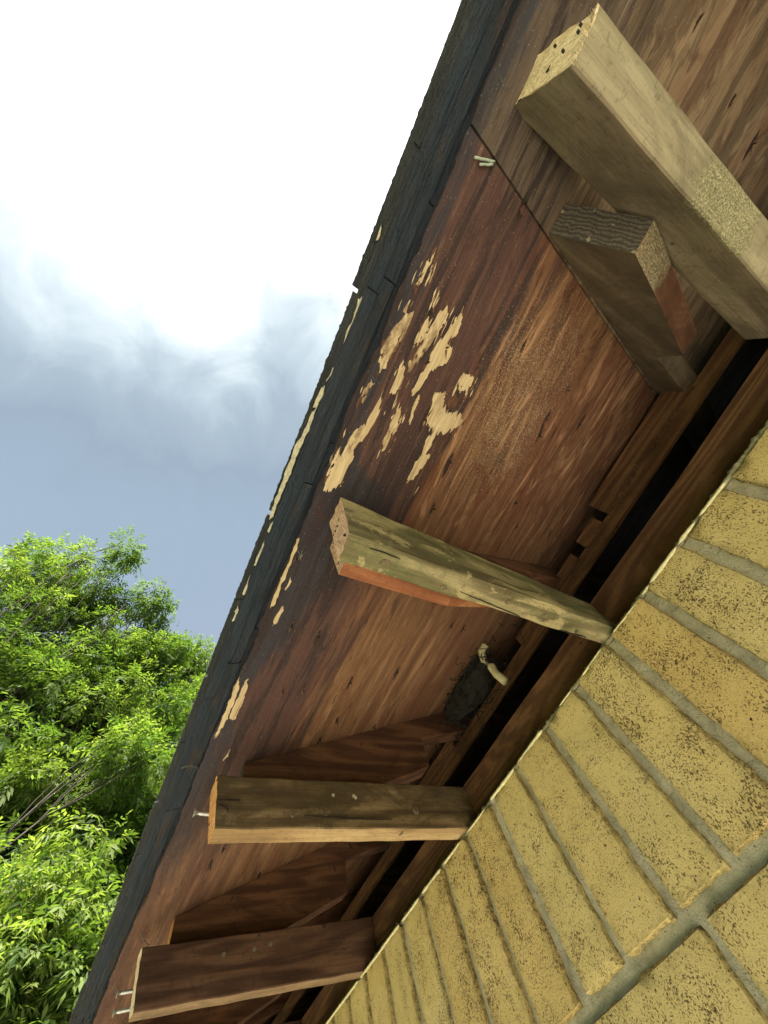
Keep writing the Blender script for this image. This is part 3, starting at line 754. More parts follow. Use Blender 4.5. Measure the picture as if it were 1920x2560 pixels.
# --- roofing nails driven through the deck, each in a torn, splintered hole
d2 = lambda x, y: (x * 1.1573, y * 1.1573)
nails = [d2(1130,440), d2(932,672), d2(958,700), d2(962,752), d2(922,785), d2(1130,748), d2(1224,843), d2(1256,910), d2(1180,905), d2(1112,1087), d2(1118,1135),
         d2(935,1098), d2(970,1000), d2(918,905), d2(687,1375), d2(757,1473), d2(612,1490), d2(655,1488), d2(857,1452), d2(808,1570), d2(728,1555), d2(600,1640),
         d2(455,1866), d2(484,1833), d2(632,1350), d2(975,1350), d2(1000,1358), d2(640,1205), d2(560,1890), d2(1165,940), d2(690,1600), d2(1325,1010),
         (1590, 190), (1830, 250), (1740, 60), (1880, 360), d2(655,1955), d2(520,1940)]
for i, (px, py) in enumerate(nails):
    c = on_deck(px, py)
    par = P1 if c.x > SEAM else P2
    L = random.uniform(.005, .010); r = .0010; n = 6
    tilt = Vector((random.uniform(-.35, .35), random.uniform(-.35, .35), -1)).normalized()
    V = [(c.x + r * math.cos(a * math.pi / 3), c.y + r * math.sin(a * math.pi / 3), c.z + .001) for a in range(n)]
    V += [tuple(Vector(v) + tilt * L * .72) for v in V[:n]]
    V.append(tuple(c + tilt * L))
    Fc = [(a, n + a, n + (a + 1) % n, (a + 1) % n) for a in range(n)] + [(n + a, 2 * n, n + (a + 1) % n) for a in range(n)]
    kid(mk('nail', V, Fc, M['nail']), par)
    # torn hole: a dark lens-shaped sliver along the grain with lifted shards round it
    big = random.uniform(.7, 1.9)
    pl = lambda a, b, c=c: Vector((c.x + a, c.y + b, deck_z(c.y + b)))
    s = .0042 * big
    flake('torn_hole', [(-2.2 * s, .25 * s), (-.6 * s, .55 * s), (.7 * s, .5 * s), (3.0 * s, -.1 * s), (.8 * s, -.45 * s), (-.7 * s, -.35 * s)], M['hole'], par, pl, th=.0004, rough=.0010, subdiv=3)
    for k in range(random.randint(1, 3)):
        a0 = random.choice((0, math.pi)) + random.uniform(-.5, .5)
        l = random.uniform(.005, .012) * big
        e = Vector((math.cos(a0), math.sin(a0) * .5, -random.uniform(.15, .6))) * l
        sd = Vector((-math.sin(a0), math.cos(a0), 0)) * random.uniform(.0010, .0022)
        b0 = c + Vector((random.uniform(-.003, .003), random.uniform(-.002, .002), 0))
        up = Vector((0, 0, .0006))
        V = [b0 + sd, b0 - sd, b0 + e, b0 + sd + up, b0 - sd + up, b0 + e + up]
        kid(mk('splinter', V, [(0, 2, 1), (3, 4, 5), (0, 3, 5, 2), (1, 2, 5, 4), (0, 1, 4, 3)], M['splinter']), par)
# fine dark tears along the grain
for k in range(130):
    X = random.uniform(-.25, 1.1); Y = random.uniform(.02, .36)
    s = random.uniform(.0010, .0036)
    pl = lambda a, b, X=X, Y=Y: Vector((X + a, Y + b, deck_z(Y + b)))
    flake('torn_sliver', [(-3.4 * s, 0), (-s, .30 * s), (2 * s, .22 * s), (3.8 * s, -.1 * s), (s, -.25 * s)], M['splinter' if k % 3 else 'hole'], P1, pl, th=.0003, rough=.0005, subdiv=2)

# --- boards closing the wall top: ledger on the bricks, band above the dark gap, broken board above that
def board(name, x0, x1, y0, y1, z0, z1, mat, label=None, jag=0.0, seed=0, parent=None, sub=.02):
    nx = max(2, int((x1 - x0) / sub)); V, Fc = [], []
    for i in range(nx + 1):
        x = x0 + (x1 - x0) * i / nx
        w = nz(x * 6, seed, 0) * .0012
        jz = (nz(x * 22, seed, 4) * .5 + nz(x * 120, seed, 4) * .5) * jag
        for (y, z) in ((y0, z0 + jz + w), (y1, z0 + jz * .5), (y1, z1), (y0, z1 + w)): V.append((x, y + w, z))
    for i in range(nx):
        for j in range(4):
            k = (j + 1) % 4; Fc.append((i * 4 + j, i * 4 + k, (i + 1) * 4 + k, (i + 1) * 4 + j))
    Fc.append((3, 2, 1, 0)); Fc.append(tuple(nx * 4 + j for j in range(4)))
    return hm(name, V, Fc, mat, label=label)
board('ledger_board', XL, XR, -.0325, -.040, .0015, rel(.3565), M['plate'], 'lower reddish ledger board resting on the brick top')
board('upper_plate', XL, XR, -.130, -.137, rel(.468), rel(.4965), M['plate'], 'narrow upper plate above the dark gap', seed=3)
board('broken_board', -.262, -.014, -.121, -.129, rel(.492), rel(.536), M['plate'], 'splintered short board wedged above the upper plate', jag=.016, seed=8, sub=.003)
board('broken_board', .004, .060, -.121, -.129, rel(.490), rel(.515), M['plate'], jag=.008, seed=9, sub=.004)
board('broken_board', .085, .30, -.121, -.129, rel(.490), rel(.510), M['plate'], jag=.006, seed=10, sub=.005)
board('broken_board', .60, .90, -.121, -.129, rel(.490), rel(.514), M['plate'], jag=.008, seed=12, sub=.005)
# attic shell: closes the dark space so only the eave lets light in
def shell(name, x0, x1, y0, y1, z0, z1):
    V = [(x0, y0, z0), (x1, y0, z0), (x1, y1, z0), (x0, y1, z0), (x0, y0, z1), (x1, y0, z1), (x1, y1, z1), (x0, y1, z1)]
    hm(name, V, [(3, 2, 1, 0), (4, 5, 6, 7), (0, 1, 5, 4), (1, 2, 6, 5), (2, 3, 7, 6), (3, 0, 4, 7)], M['inner'])
shell('attic_floor', XL, XR, -1.5, -.071, -.02, .0)
shell('attic_back', XL, XR, -1.55, -1.5, -.02, .66)
shell('gable_board', XL - .03, XL - .002, -1.55, -.02, -.02, .66)
shell('gable_board', XR + .002, XR + .03, -1.55, -.02, -.02, .66)

# --- screws
def screw(base, L, parent, r=.0021, head=.0047, tilt=(0, 1, 0)):
    d = Vector(tilt).normalized(); q = d.to_track_quat('Z', 'Y')
    n = 12; V, Fc = [], []
    prof = [(-.004, r), (0, r)]
    s = 0; k = 0
    while s < L * .72:
        prof.append((s, r * (1.28 if k % 2 else .86))); s += .0009; k += 1
    prof += [(L * .74, r * .9), (L * .90, r * .9), (L * .985, head * .95), (L, head), (L + .0004, head * .9), (L - .0004, head * .35), (L - .0006, .0001)]
    for (z, rr) in prof:
        for a in range(n):
            t = 2 * math.pi * a / n
            V.append(base + q @ Vector((rr * math.cos(t), rr * math.sin(t), z)))
    for i in range(len(prof) - 1):
        for a in range(n):
            b = (a + 1) % n; Fc.append((i * n + a, i * n + b, (i + 1) * n + b, (i + 1) * n + a))
    o = kid(mk('screw', V, Fc, M['zinc'], smooth=True), parent)
screw(on_y(532, 2036, .386), .0235, BM['C'], tilt=(-.03, 1, .05))
screw(on_y(331, 2477, .388), .021, BM['D'], tilt=(.05, 1, -.02))
screw(on_y(323, 2523, .386), .021, BM['D'], tilt=(.02, 1, -.04))
# nail heads on the sides of C and D, knots / checks as shallow discs
def disc(c, nrm, r, mat, parent, name='nail_head', h=.0008):
    q = Vector(nrm).normalized().to_track_quat('Z', 'Y'); n = 12
    V = [c + q @ Vector((r * math.cos(2 * math.pi * a / n), r * math.sin(2 * math.pi * a / n), z)) for z in (-.001, h) for a in range(n)]
    Fc = [(a, (a + 1) % n, n + (a + 1) % n, n + a) for a in range(n)] + [tuple(n + a for a in range(n))]
    kid(mk(name, V, Fc, mat), parent)
for (px, py) in ((833, 1988), (884, 1990), (889, 1994)):
    disc(on_x(px, py, .5262), (-1, 0, 0), .0022, M['lichen'], BM['C'], 'lichen_dot')
for (px, py) in ((559, 2387), (637, 2373), (676, 2360)):
    disc(on_x(px, py, .9310), (-1, 0, 0), .0034, M['zinc'], BM['D'])
for (px, py) in ((1452, 62), (1446, 80), (1408, 128), (1388, 115)):
    disc(on_y(px, py, .3835), (0, 1, 0), .0010, M['hole'], BM['A'], 'nail_hole', .0012)
for (px, py) in ((834, 1282), (849, 1300), (845, 1316), (862, 1338), (840, 1328)):
    disc(on_y(px, py, .390), (0, 1, 0), .0013, M['hole'], BM['B'], 'nail_hole', .0012)

M['grey_knot'] = mat_plain('weathered_knot_wood', (0.16, 0.125, 0.070), 0.9, var=0.9, scale=260)
def crack(fn, pts, beam, n, w=.0006, mat='hole'):
    P = [fn(*p) for p in pts]; out = []
    for i in range(len(P) - 1):
        for k in range(6): out.append(P[i].lerp(P[i + 1], k / 6))
    out.append(P[-1]); n = Vector(n)
    V, Fc = [], []
    for i, p in enumerate(out):
        d = (out[min(i + 1, len(out) - 1)] - out[max(i - 1, 0)]).normalized(); sd = n.cross(d).normalized()
        ww = w * math.sin(math.pi * (i + .4) / (len(out) - .2)) * random.uniform(.6, 1.3); j = sd * random.uniform(-.0004, .0004)
        V += [p + j + sd * ww - n * .001, p + j - sd * ww - n * .001, p + j - sd * ww + n * .0016, p + j + sd * ww + n * .0016]
    for i in range(len(out) - 1):
        for a in range(4):
            b = (a + 1) % 4; Fc.append((i * 4 + a, i * 4 + b, i * 4 + 4 + b, i * 4 + 4 + a))
    Fc.append((3, 2, 1, 0)); Fc.append(tuple((len(out) - 1) * 4 + a for a in range(4)))
    kid(mk('drying_crack', V, Fc, M[mat]), beam)
fBx = lambda a, b: on_x(a, b, .1085)
fBz = lambda a, b: on_z(a, b, rel(.2905))
fCx = lambda a, b: on_x(a, b, .5258)
fDx = lambda a, b: on_x(a, b, .9310)
fAz = lambda a, b: on_z(a, b, rel(.3258))
fAx = lambda a, b: on_x(a, b, -.2890)
crack(fBz, [(925, 1370), (965, 1382), (1000, 1398)], BM['B'], (0, 0, -1), .00035)
crack(fBz, [(1150, 1478), (1230, 1512), (1300, 1540)], BM['B'], (0, 0, -1), .00025)
crack(fBz, [(1400, 1575), (1435, 1585), (1465, 1592)], BM['B'], (0, 0, -1), .0008)
crack(fCx, [(541, 2002), (570, 2000), (600, 2003)], BM['C'], (-1, 0, 0), .0007)
crack(fCx, [(540, 2012), (565, 2018), (572, 2030)], BM['C'], (-1, 0, 0), .0006)
crack(fCx, [(760, 2040), (860, 2046), (980, 2050)], BM['C'], (-1, 0, 0), .0004)
for (fn, px, py, r, bm_, nn) in ((fBz, 963, 1408, .0055, 'B', (0, 0, -1)), (fBz, 1108, 1470, .0040, 'B', (0, 0, -1)), (fBz, 1270, 1505, .0035, 'B', (0, 0, -1)), (fBz, 1360, 1540, .0040, 'B', (0, 0, -1)),
                                 (fCx, 731, 2035, .0035, 'C', (-1, 0, 0)), (fCx, 1040, 2025, .0055, 'C', (-1, 0, 0)), (fCx, 815, 2035, .003, 'C', (-1, 0, 0))):
    c = fn(px, py); q = Vector(nn).to_track_quat('Z', 'Y'); n_ = 18; V, Fc = [], []
    for k, (qr, h) in enumerate(((1.15, -.0012), (1.0, .0009), (.75, .0014), (.5, .0009), (.25, .0013), (.02, .0010))):
        for a in range(n_):
            t_ = 2 * math.pi * a / n_; rr = r * qr * (1 + .22 * nz(math.cos(t_) * 1.5 + px, math.sin(t_) * 1.5, k * .4))
            V.append(c + q @ Vector((rr * math.cos(t_) * .8, rr * math.sin(t_), h)))
        if k:
            for a in range(n_):
                b = (a + 1) % n_; Fc.append(((k - 1) * n_ + a, (k - 1) * n_ + b, k * n_ + b, k * n_ + a))
    kid(mk('knot', V, Fc, M['grey_knot'], smooth=True), BM[bm_])
for k in range(85):                                       # veneer curling away round the peeled areas
    q_ = random.choice(patches[:15])[1]; i = random.randrange(len(q_)); v_ = q_[i]
    c = on_deck(*r2(v_[0] + random.gauss(0, 3), v_[1] + random.gauss(0, 5)))
    l = random.uniform(.004, .013); w = random.uniform(.0008, .0026); d_ = random.choice((-1, 1)); V = []
    for j in range(5):
        t_ = j / 4; cx_ = c.x + d_ * l * t_; dn = random.uniform(.6, 1.0) * l * .42 * t_ * t_
        ww = w * (1 - .8 * t_)
        for (sy, up) in ((-1, 0), (1, 0), (1, .0004), (-1, .0004)): V.append((cx_, c.y + sy * ww, deck_z(c.y) - .0002 - dn + up))
    Fc = [tuple(j * 4 + x_ for x_ in ((a, (a + 1) % 4, (a + 1) % 4 + 4, a + 4))) for j in range(4) for a in range(4)]
    Fc.append((16, 17, 18, 19))
    kid(mk('curled_veneer', V, Fc, M[random.choice(('bare', 'splinter', 'splinter', 'rafter'))]), P1)
for k in range(26):
    t_ = random.random(); px = 1498 + (1434 - 1498) * t_ + random.uniform(-3, 3); py = 9 + (165 - 9) * t_
    b_ = on_y(px, py, .371); l = random.uniform(.002, .007)
    V = [b_, b_ + Vector((.0006, -.001, .0004)), b_ + Vector((random.uniform(-.002, .001), l, random.uniform(-.0015, .001))), b_ + Vector((0, 0, .0007))]
    kid(mk('splinter', V, [(0, 1, 2), (1, 3, 2), (3, 0, 2)], M['end_pale']), BM['A'])

# --- brick wall
wall = hm('brick_wall', [(0, 0, 0)], [], M['mortar'])
def mortar_wall():
    V, Fc = [], []
    x0, x1, zt = -1.9, 4.2, -.003
    step = .0065
    xs = [x for x in np.arange(-.40, 1.45, step)]
    zs = [zt - k * .0065 for k in range(48)]
    nx, nzz = len(xs), len(zs)
    for z in zs:
        for x in xs:
            d = nz(x * 60, z * 60, 2) * .0016 + nz(x * 18, z * 18, 5) * .0018
            V.append((x, -.0072 + d, z))
    for j in range(nzz - 1):
        for i in range(nx - 1):
            a = j * nx + i; Fc.append((a, a + 1, a + nx + 1, a + nx))
    b = len(V)
    zb = zs[-1]
    # plain faces continuing the bed beyond the close-up part, down to the ground, and the body behind
    def q(xa, xb, za, zz, y=-.0072):
        k = len(V); V.extend([(xa, y, za), (xb, y, za), (xb, y, zz), (xa, y, zz)]); Fc.append((k, k + 1, k + 2, k + 3))
    q(x0, xs[0], zt, GZ); q(xs[-1], x1, zt, GZ); q(xs[0], xs[-1], zb, GZ)
    k = len(V); V.extend([(x0, -.0072, zt), (x1, -.0072, zt), (x1, -.09, zt), (x0, -.09, zt)]); Fc.append((k + 3, k + 2, k + 1, k))
    k = len(V); V.extend([(x0, -.09, zt), (x1, -.09, zt), (x1, -.09, GZ), (x0, -.09, GZ)]); Fc.append((k + 3, k + 2, k + 1, k))
    me = bpy.data.meshes.new('brick_wall'); me.from_pydata(V, [], [tuple(reversed(f)) for f in Fc]); me.materials.append(M['mortar']); me.update()
    wall.data = me
    wall['label'] = 'speckled yellow brick wall with a soldier course on top'
mortar_wall()
def brick_mesh(w, h, d, seed, chip=1.0):
    nx = max(4, int(w / .0058)); nzz = max(4, int(h / .0058))
    V, Fc = [], []
    def edgef(t, n): return min(t, n - t)
    for j in range(nzz + 1):
        for i in range(nx + 1):
            x = -w / 2 + w * i / nx; z = -h / 2 + h * j / nzz
            ei, ej = edgef(i, nx), edgef(j, nzz)
            y = nz(x * 25 + seed, z * 25, 0) * .0011
            if ei == 0 or ej == 0:
                y -= .0042 + max(0, nz(x * 60 + seed, z * 60, 3)) * .005 * chip
                if ei == 0: x += (1 if i == 0 else -1) * (.0006 + (nz(seed, z * 45, 1) + .3) * .0026 + nz(seed, z * 160, 2 + i) * .0014)
                if ej == 0: z += (1 if j == 0 else -1) * (.0006 + (nz(seed + 3, x * 45, 1) + .3) * .0026 + nz(seed, x * 160, 2 + j) * .0014)
            elif ei == 1 or ej == 1:
                y -= max(0, nz(x * 80 + seed, z * 80, 3)) * .0022 * chip
                if ei == 1: x += (1 if i <= 1 else -1) * -.0030
                if ej == 1: z += (1 if j <= 1 else -1) * -.0030
            V.append((x, y, z))
    for j in range(nzz):
        for i in range(nx):
            a = j * (nx + 1) + i; Fc.append((a, a + nx + 1, a + nx + 2, a + 1))
    ring = [i for i in range(nx + 1)] + [j * (nx + 1) + nx for j in range(1, nzz + 1)] + [nzz * (nx + 1) + i for i in range(nx - 1, -1, -1)] + [j * (nx + 1) for j in range(nzz - 1, 0, -1)]
    b = len(V)
    for r in ring: V.append((V[r][0], -d, V[r][2]))
    n = len(ring)
    for k in range(n):
        l = (k + 1) % n; Fc.append((ring[k], ring[l], b + l, b + k))
    me = bpy.data.meshes.new('brick'); me.from_pydata(V, [], Fc); me.materials.append(M['brick'])
    me.polygons.foreach_set('use_smooth', [True] * len(me.polygons)); me.update(); me.set_sharp_from_angle(angle=math.radians(50))
    A = [1.0 if min(i, nx - i, j, nzz - j) == 0 else (0.45 if min(i, nx - i, j, nzz - j) == 1 else 0.0) for j in range(nzz + 1) for i in range(nx + 1)] + [1.0] * n
    a_ = me.attributes.new('arris', 'FLOAT', 'POINT'); a_.data.foreach_set('value', A)
    return me
SP, BH = .0792, .194
soldier = [brick_mesh((.0680, .0665, .0690, .0672, .0700, .0660, .0685, .0705, .0675)[s], BH, .06, s * 3.7, 1.5) for s in range(9)]
stretch = [brick_mesh(.194, .0690, .06, 50 + s * 3.7) for s in range(7)]
def put_brick(me, x, y, z, rz=0.0, ry=0.0):
    o = bpy.data.objects.new('brick', me); o.location = (x, y, z); o.rotation_euler = (random.uniform(-.006, .006), ry, rz); link(o); o.parent = wall
    return o
wall.matrix_parent_inverse = hinv
proud = {4: (.0035, .030), 3: (.0005, 0), 5: (-.001, -.01), 1: (.0015, .01), 2: (.002, -.012)}
for k in range(-22, 52):
    xc = -.020 + SP * (k + .5)
    if xc > 4.1: break
    p, rz = proud.get(k, (random.uniform(-.0012, .0016), random.uniform(-.012, .012)))
    put_brick(soldier[k % 9], xc + random.uniform(-.0012, .0012), p, -BH / 2 - .0005 + random.uniform(-.0012, .0012), rz, random.uniform(-.006, .006))
course_x = [.279, .177, .158, .06, .175, .07]
for c in range(6):
    z = -.204 - .0345 - .0792 * c
    x = course_x[c] - .2035 * 8
    while x < 3.2:
        put_brick(stretch[random.randrange(7)], x + .102 + random.uniform(-.0015, .0015), random.uniform(-.0012, .0012), z, random.uniform(-.006, .006), random.uniform(-.003, .003))
        x += .2035
# crumbling mortar and pale paint bead along the top arris
def bead(x0, x1, rad, zc, yc, mat, name, amp, seed, f=60, n=8, tail=True):
    st = .0035; nx = max(4, int((x1 - x0) / st)); V, Fc = [], []
    for i in range(nx + 1):
        x = x0 + (x1 - x0) * i / nx
        r = rad * (1 + nz(x * f, seed, 0) * amp + nz(x * f * 3.3, seed, 2) * amp * .7)
        if tail: r *= min(1, min(i, nx - i) / 2.0 + .15)
        r = max(.0003, r)
        cy = yc + nz(x * 14, seed, 8) * .0008; cz = zc + nz(x * 17, seed, 6) * .0010
        for a in range(n):
            t = 2 * math.pi * a / n
            k = 1 + .35 * nz(x * f * 1.6, a * 2.1, seed) * amp * 2
            V.append((x, cy + r * k * math.cos(t), cz + r * k * math.sin(t)))
    for i in range(nx):
        for a in range(n):
            b = (a + 1) % n; Fc.append((i * n + a, (i + 1) * n + a, (i + 1) * n + b, i * n + b))
    Fc.append(tuple(range(n))); Fc.append(tuple(nx * n + a for a in range(n - 1, -1, -1)))
    o = mk(name, V, Fc, mat, smooth=True); return kid_w(o)
def kid_w(o): o.parent = wall; return o
bead(XL, 3.4, .0034, .0012, -.0085, M['crumb'], 'crumbled_mortar', .9, 3, 120, tail=False)
bead(XL, 3.4, .0044, .0004, -.0150, M['mortar'], 'crumbled_mortar', .9, 13, 90, tail=False)
for (a, b, r) in ((-.33, -.262, .0024), (-.10, -.052, .0026), (-.045, -.012, .0030), (-.010, .045, .0032), (.047, .062, .0026), (.075, .128, .0016), (.15, .20, .0018), (.225, .255, .0016),
                  (.30, .372, .0032), (.380, .452, .0030), (.47, .528, .0016), (.548, .61, .0026), (.62, .69, .0030), (.70, .77, .0026), (.78, .95, .0028), (.96, 1.2, .0028), (1.22, 1.6, .0026), (-.6, -.36, .0026)):
    bead(a, b, r * .72, -.0026, .0008, M['bead'], 'paint_bead', .28, a * 7, 160)

# ------------------------------------------------------------------ small loose things
def tube(pts, rad, n=6, taper=0.0):
    V, Fc = [], []
    P = [Vector(p) for p in pts]
    for i, p in enumerate(P):
        d = (P[min(i + 1, len(P) - 1)] - P[max(i - 1, 0)]).normalized()
        q = d.to_track_quat('Z', 'Y'); r = rad * (1 - taper * i / (len(P) - 1))
        for a in range(n):
            t = 2 * math.pi * a / n; V.append(p + q @ Vector((r * math.cos(t), r * math.sin(t), 0)))
    for i in range(len(P) - 1):
        for a in range(n):
            b = (a + 1) % n; Fc.append((i * n + a, i * n + b, (i + 1) * n + b, (i + 1) * n + a))
    Fc.append(tuple(reversed(range(n)))); Fc.append(tuple((len(P) - 1) * n + a for a in range(n)))
    return V, Fc
def wig(pxs, off, k=5, j=.0012, fn=None):
    base = [(fn or on_deck)(*p, off) if fn is None else fn(*p) for p in pxs]
    out = []
    for i in range(len(base) - 1):
        for s in range(k): out.append(base[i].lerp(base[i + 1], s / k) + Vector((random.uniform(-j, j), random.uniform(-j, j), random.uniform(-j, 0))))
    out.append(base[-1]); return out
# two pale cocoons hanging side by side
for i, (a, b) in enumerate((((1186, 394), (1236, 404)), ((1199, 410), (1232, 412)))):
    V, Fc = tube(wig([a, b], -.003, 6, .0004), .0011, 8)
    thing(mk('insect_cocoon', V, Fc, M['cocoon'], smooth=True), ('longer' if i == 0 else 'shorter') + ' of the two pale green cocoons stuck under the stained plywood', 'cocoon', 'pale cocoons under the plywood')
# dry tendrils at the roof edge
V, Fc = tube(wig([(1248, 190), (1258, 212), (1272, 222), (1282, 205), (1285, 190)], -.002, 4, .0005), .0004, 5, .5)
thing(mk('dry_tendril', V, Fc, M['twig']), 'thin dry tendril hooked along the plywood beside the largest lookout', 'tendril')
V, Fc = tube(wig([(455, 1918), (478, 1912), (492, 1918), (500, 1932)], .002, 5), .0008, 5, .5)
thing(mk('dry_tendril', V, Fc, M['twig']), 'thin grey tendril curling over the black roof edge above the brown lookout', 'tendril')
V, Fc = tube(wig([(352, 2330), (362, 2352), (372, 2362), (362, 2368)], -.006, 5), .0009, 5, .4)
thing(mk('dry_twig', V, Fc, M['twig']), 'dark crooked twig perched above the end of the red-brown lookout', 'twig')
V, Fc = tube(wig([(287, 2462), (293, 2490), (298, 2512)], -.004, 5), .0006, 5, .4)
thing(mk('dry_twig', V, Fc, M['twig']), 'straight thin dark twig by the two screws of the red-brown lookout', 'twig')
# spider web scraps beside lookout B
c = on_deck(752, 1392, -.003)
V, Fc = [], []
for k in range(7):
    a = k * 2 * math.pi / 7 + .3; L = random.uniform(.004, .012)
    v, f = tube([c, c + Vector((math.cos(a) * L, math.sin(a) * L * .6, .004 + random.uniform(-.002, 0)))], .00014, 4)
    o = len(V); V += v; Fc += [tuple(i + o for i in q) for q in f]
thing(mk('cobweb', V, Fc, M['cocoon']), 'small star of dusty cobweb threads on the stained deck beside the lichen-spotted lookout', 'cobweb')
# nest: loose tangle of dark fibre on the upper plate between B and C, with a pale strip of foam
nestc = on_y(1180, 1725, -.100)
V, Fc = [], []
for k in range(220):
    a = random.uniform(0, 2 * math.pi); b = random.uniform(-1, 1)
    p = nestc + Vector((random.gauss(0, .055), random.gauss(0, .020), random.gauss(.006, .020)))
    pts = [p]
    d = Vector((random.gauss(0, 1), random.gauss(0, .6), random.gauss(0, .5))).normalized()
    for s in range(5):
        d = (d + Vector((random.gauss(0, .5), random.gauss(0, .5), random.gauss(0, .5)))).normalized(); p = p + d * .010; pts.append(p)
    v, f = tube(pts, random.uniform(.0006, .0014), 4)
    o = len(V); V += v; Fc += [tuple(i + o for i in q) for q in f]
fib_V, fib_F = V, Fc
V, Fc = [], []
core = bmesh.new(); bmesh.ops.create_icosphere(core, subdivisions=4, radius=1)
o = len(V)
for v in core.verts:
    q = v.co.copy(); k = 1 + .35 * nz(q.x * 2.5, q.y * 2.5, q.z * 2.5) + .12 * nz(q.x * 9, q.y * 9, q.z * 9)
    V.append(nestc + Vector((q.x * .085 * k, q.y * .030 * k, q.z * .030 * k + .004)))
Fc += [tuple(v.index + o for v in f.verts) for f in core.faces]; core.free()
nest_o = thing(mk('bird_nest', V, Fc, M['nest']), 'dark tangled old nest tucked in the gap between lichen-spotted and brown lookouts', 'nest')
mk('loose_fibres', fib_V, fib_F, M['nest'], nest_o)['kind'] = 'stuff'
pts = [on_y(px, py, -.085) for (px, py) in ((1214, 1610), (1203, 1630), (1210, 1654), (1228, 1668), (1240, 1684), (1264, 1704))]
V, Fc = tube(pts, .0080, 10)
V = [v + Vector((nz(v.x * 90, v.y * 90, v.z * 90), nz(v.x * 90, 4, v.z * 90), nz(3, v.y * 90, v.z * 90))) * .0022 for v in V]
thing(mk('foam_strip', V, Fc, M['foam'], smooth=True), 'curved cream strip of foam lying against the dark nest', 'foam strip')

# ------------------------------------------------------------------ trees
def limb(path, r0, r1, n=7):
    P = [Vector(p) for p in path]; V, Fc = [], []
    for i, p in enumerate(P):
        d = (P[min(i + 1, len(P) - 1)] - P[max(i - 1, 0)]).normalized(); q = d.to_track_quat('Z', 'Y')
        r = r0 + (r1 - r0) * i / (len(P) - 1)
        for a in range(n):
            t = 2 * math.pi * a / n; V.append(p + q @ Vector((r * math.cos(t), r * math.sin(t), 0)))
    for i in range(len(P) - 1):
        for a in range(n):
            b = (a + 1) % n; Fc.append((i * n + a, i * n + b, (i + 1) * n + b, (i + 1) * n + a))
    return V, Fc
def bend(a, b, k=7, sag=.12, up=.25):
    a, b = Vector(a), Vector(b); L = (b - a).length; out = []
    j = Vector((random.uniform(-1, 1), random.uniform(-1, 1), random.uniform(-.3, .3))) * L * sag
    for i in range(k + 1):
        t = i / k
        out.append(a.lerp(b, t) + j * math.sin(math.pi * t) + Vector((0, 0, up * L * t * (1 - t) * (-1))) + Vector((random.uniform(-1, 1), random.uniform(-1, 1), random.uniform(-1, 1))) * L * .012)
    return out
def leaves_mesh(name, P, D, tint, leaflet, mat, pairs=3):
    """P: base of each compound leaf, D: its axis."""
    n = len(P)
    up = np.array([0, 0, 1.0]) + rng.normal(0, .35, (n, 3))
    S = np.cross(D, up); S /= np.linalg.norm(S, axis=1, keepdims=True) + 1e-9
    N = np.cross(S, D)
    L = leaflet * rng.uniform(.7, 1.25, n)
    vs, ts = [], []
    items = [(.35 + .55 * k, s) for k in range(pairs) for s in (-1, 1)] + [(.35 + .55 * pairs - .3, 0)]
    for (s, side) in items:
        base = P + D * (L * s)[:, None]
        ax = D * (0.55 if side else 1.0) + S * side * .85 + rng.normal(0, .22, (n, 3)) + np.array([0, 0, -.28])
        ax /= np.linalg.norm(ax, axis=1, keepdims=True)
        w = np.cross(ax, N + rng.normal(0, .25, (n, 3))); w /= np.linalg.norm(w, axis=1, keepdims=True) + 1e-9
        l = L * rng.uniform(.8, 1.15, n); h = (l * .155)[:, None]
        mid = base + ax * (l * .45)[:, None]
        tip = base + ax * l[:, None] + np.array([0, 0, -1.0]) * (l * .20)[:, None]
        nn = np.cross(ax, w); fold = nn * (l * .05)[:, None]
        vs.append(np.stack([base, mid + w * h + fold, tip, mid - w * h + fold], 1))
        ts.append(tint + rng.normal(0, .12, n))
    V = np.concatenate(vs).reshape(-1, 3); T = np.repeat(np.concatenate(ts), 4)
    q = len(V) // 4
    me = bpy.data.meshes.new(name)
    me.vertices.add(len(V)); me.vertices.foreach_set('co', V.astype(np.float32).ravel())
    idx = (np.arange(q)[:, None] * 4 + np.array([0, 1, 2, 0, 2, 3])[None, :]).ravel().astype(np.int32)
    me.loops.add(len(idx)); me.loops.foreach_set('vertex_index', idx)
    me.polygons.add(q * 2); me.polygons.foreach_set('loop_start', np.arange(0, q * 6, 3, dtype=np.int32)); me.polygons.foreach_set('loop_total', np.full(q * 2, 3, dtype=np.int32))
    at_ = me.attributes.new('tint', 'FLOAT', 'POINT'); at_.data.foreach_set('value', np.clip(T, 0, 1).astype(np.float32))
    me.materials.append(mat); me.update(); me.validate()
    o = bpy.data.objects.new(name, me); link(o); return o
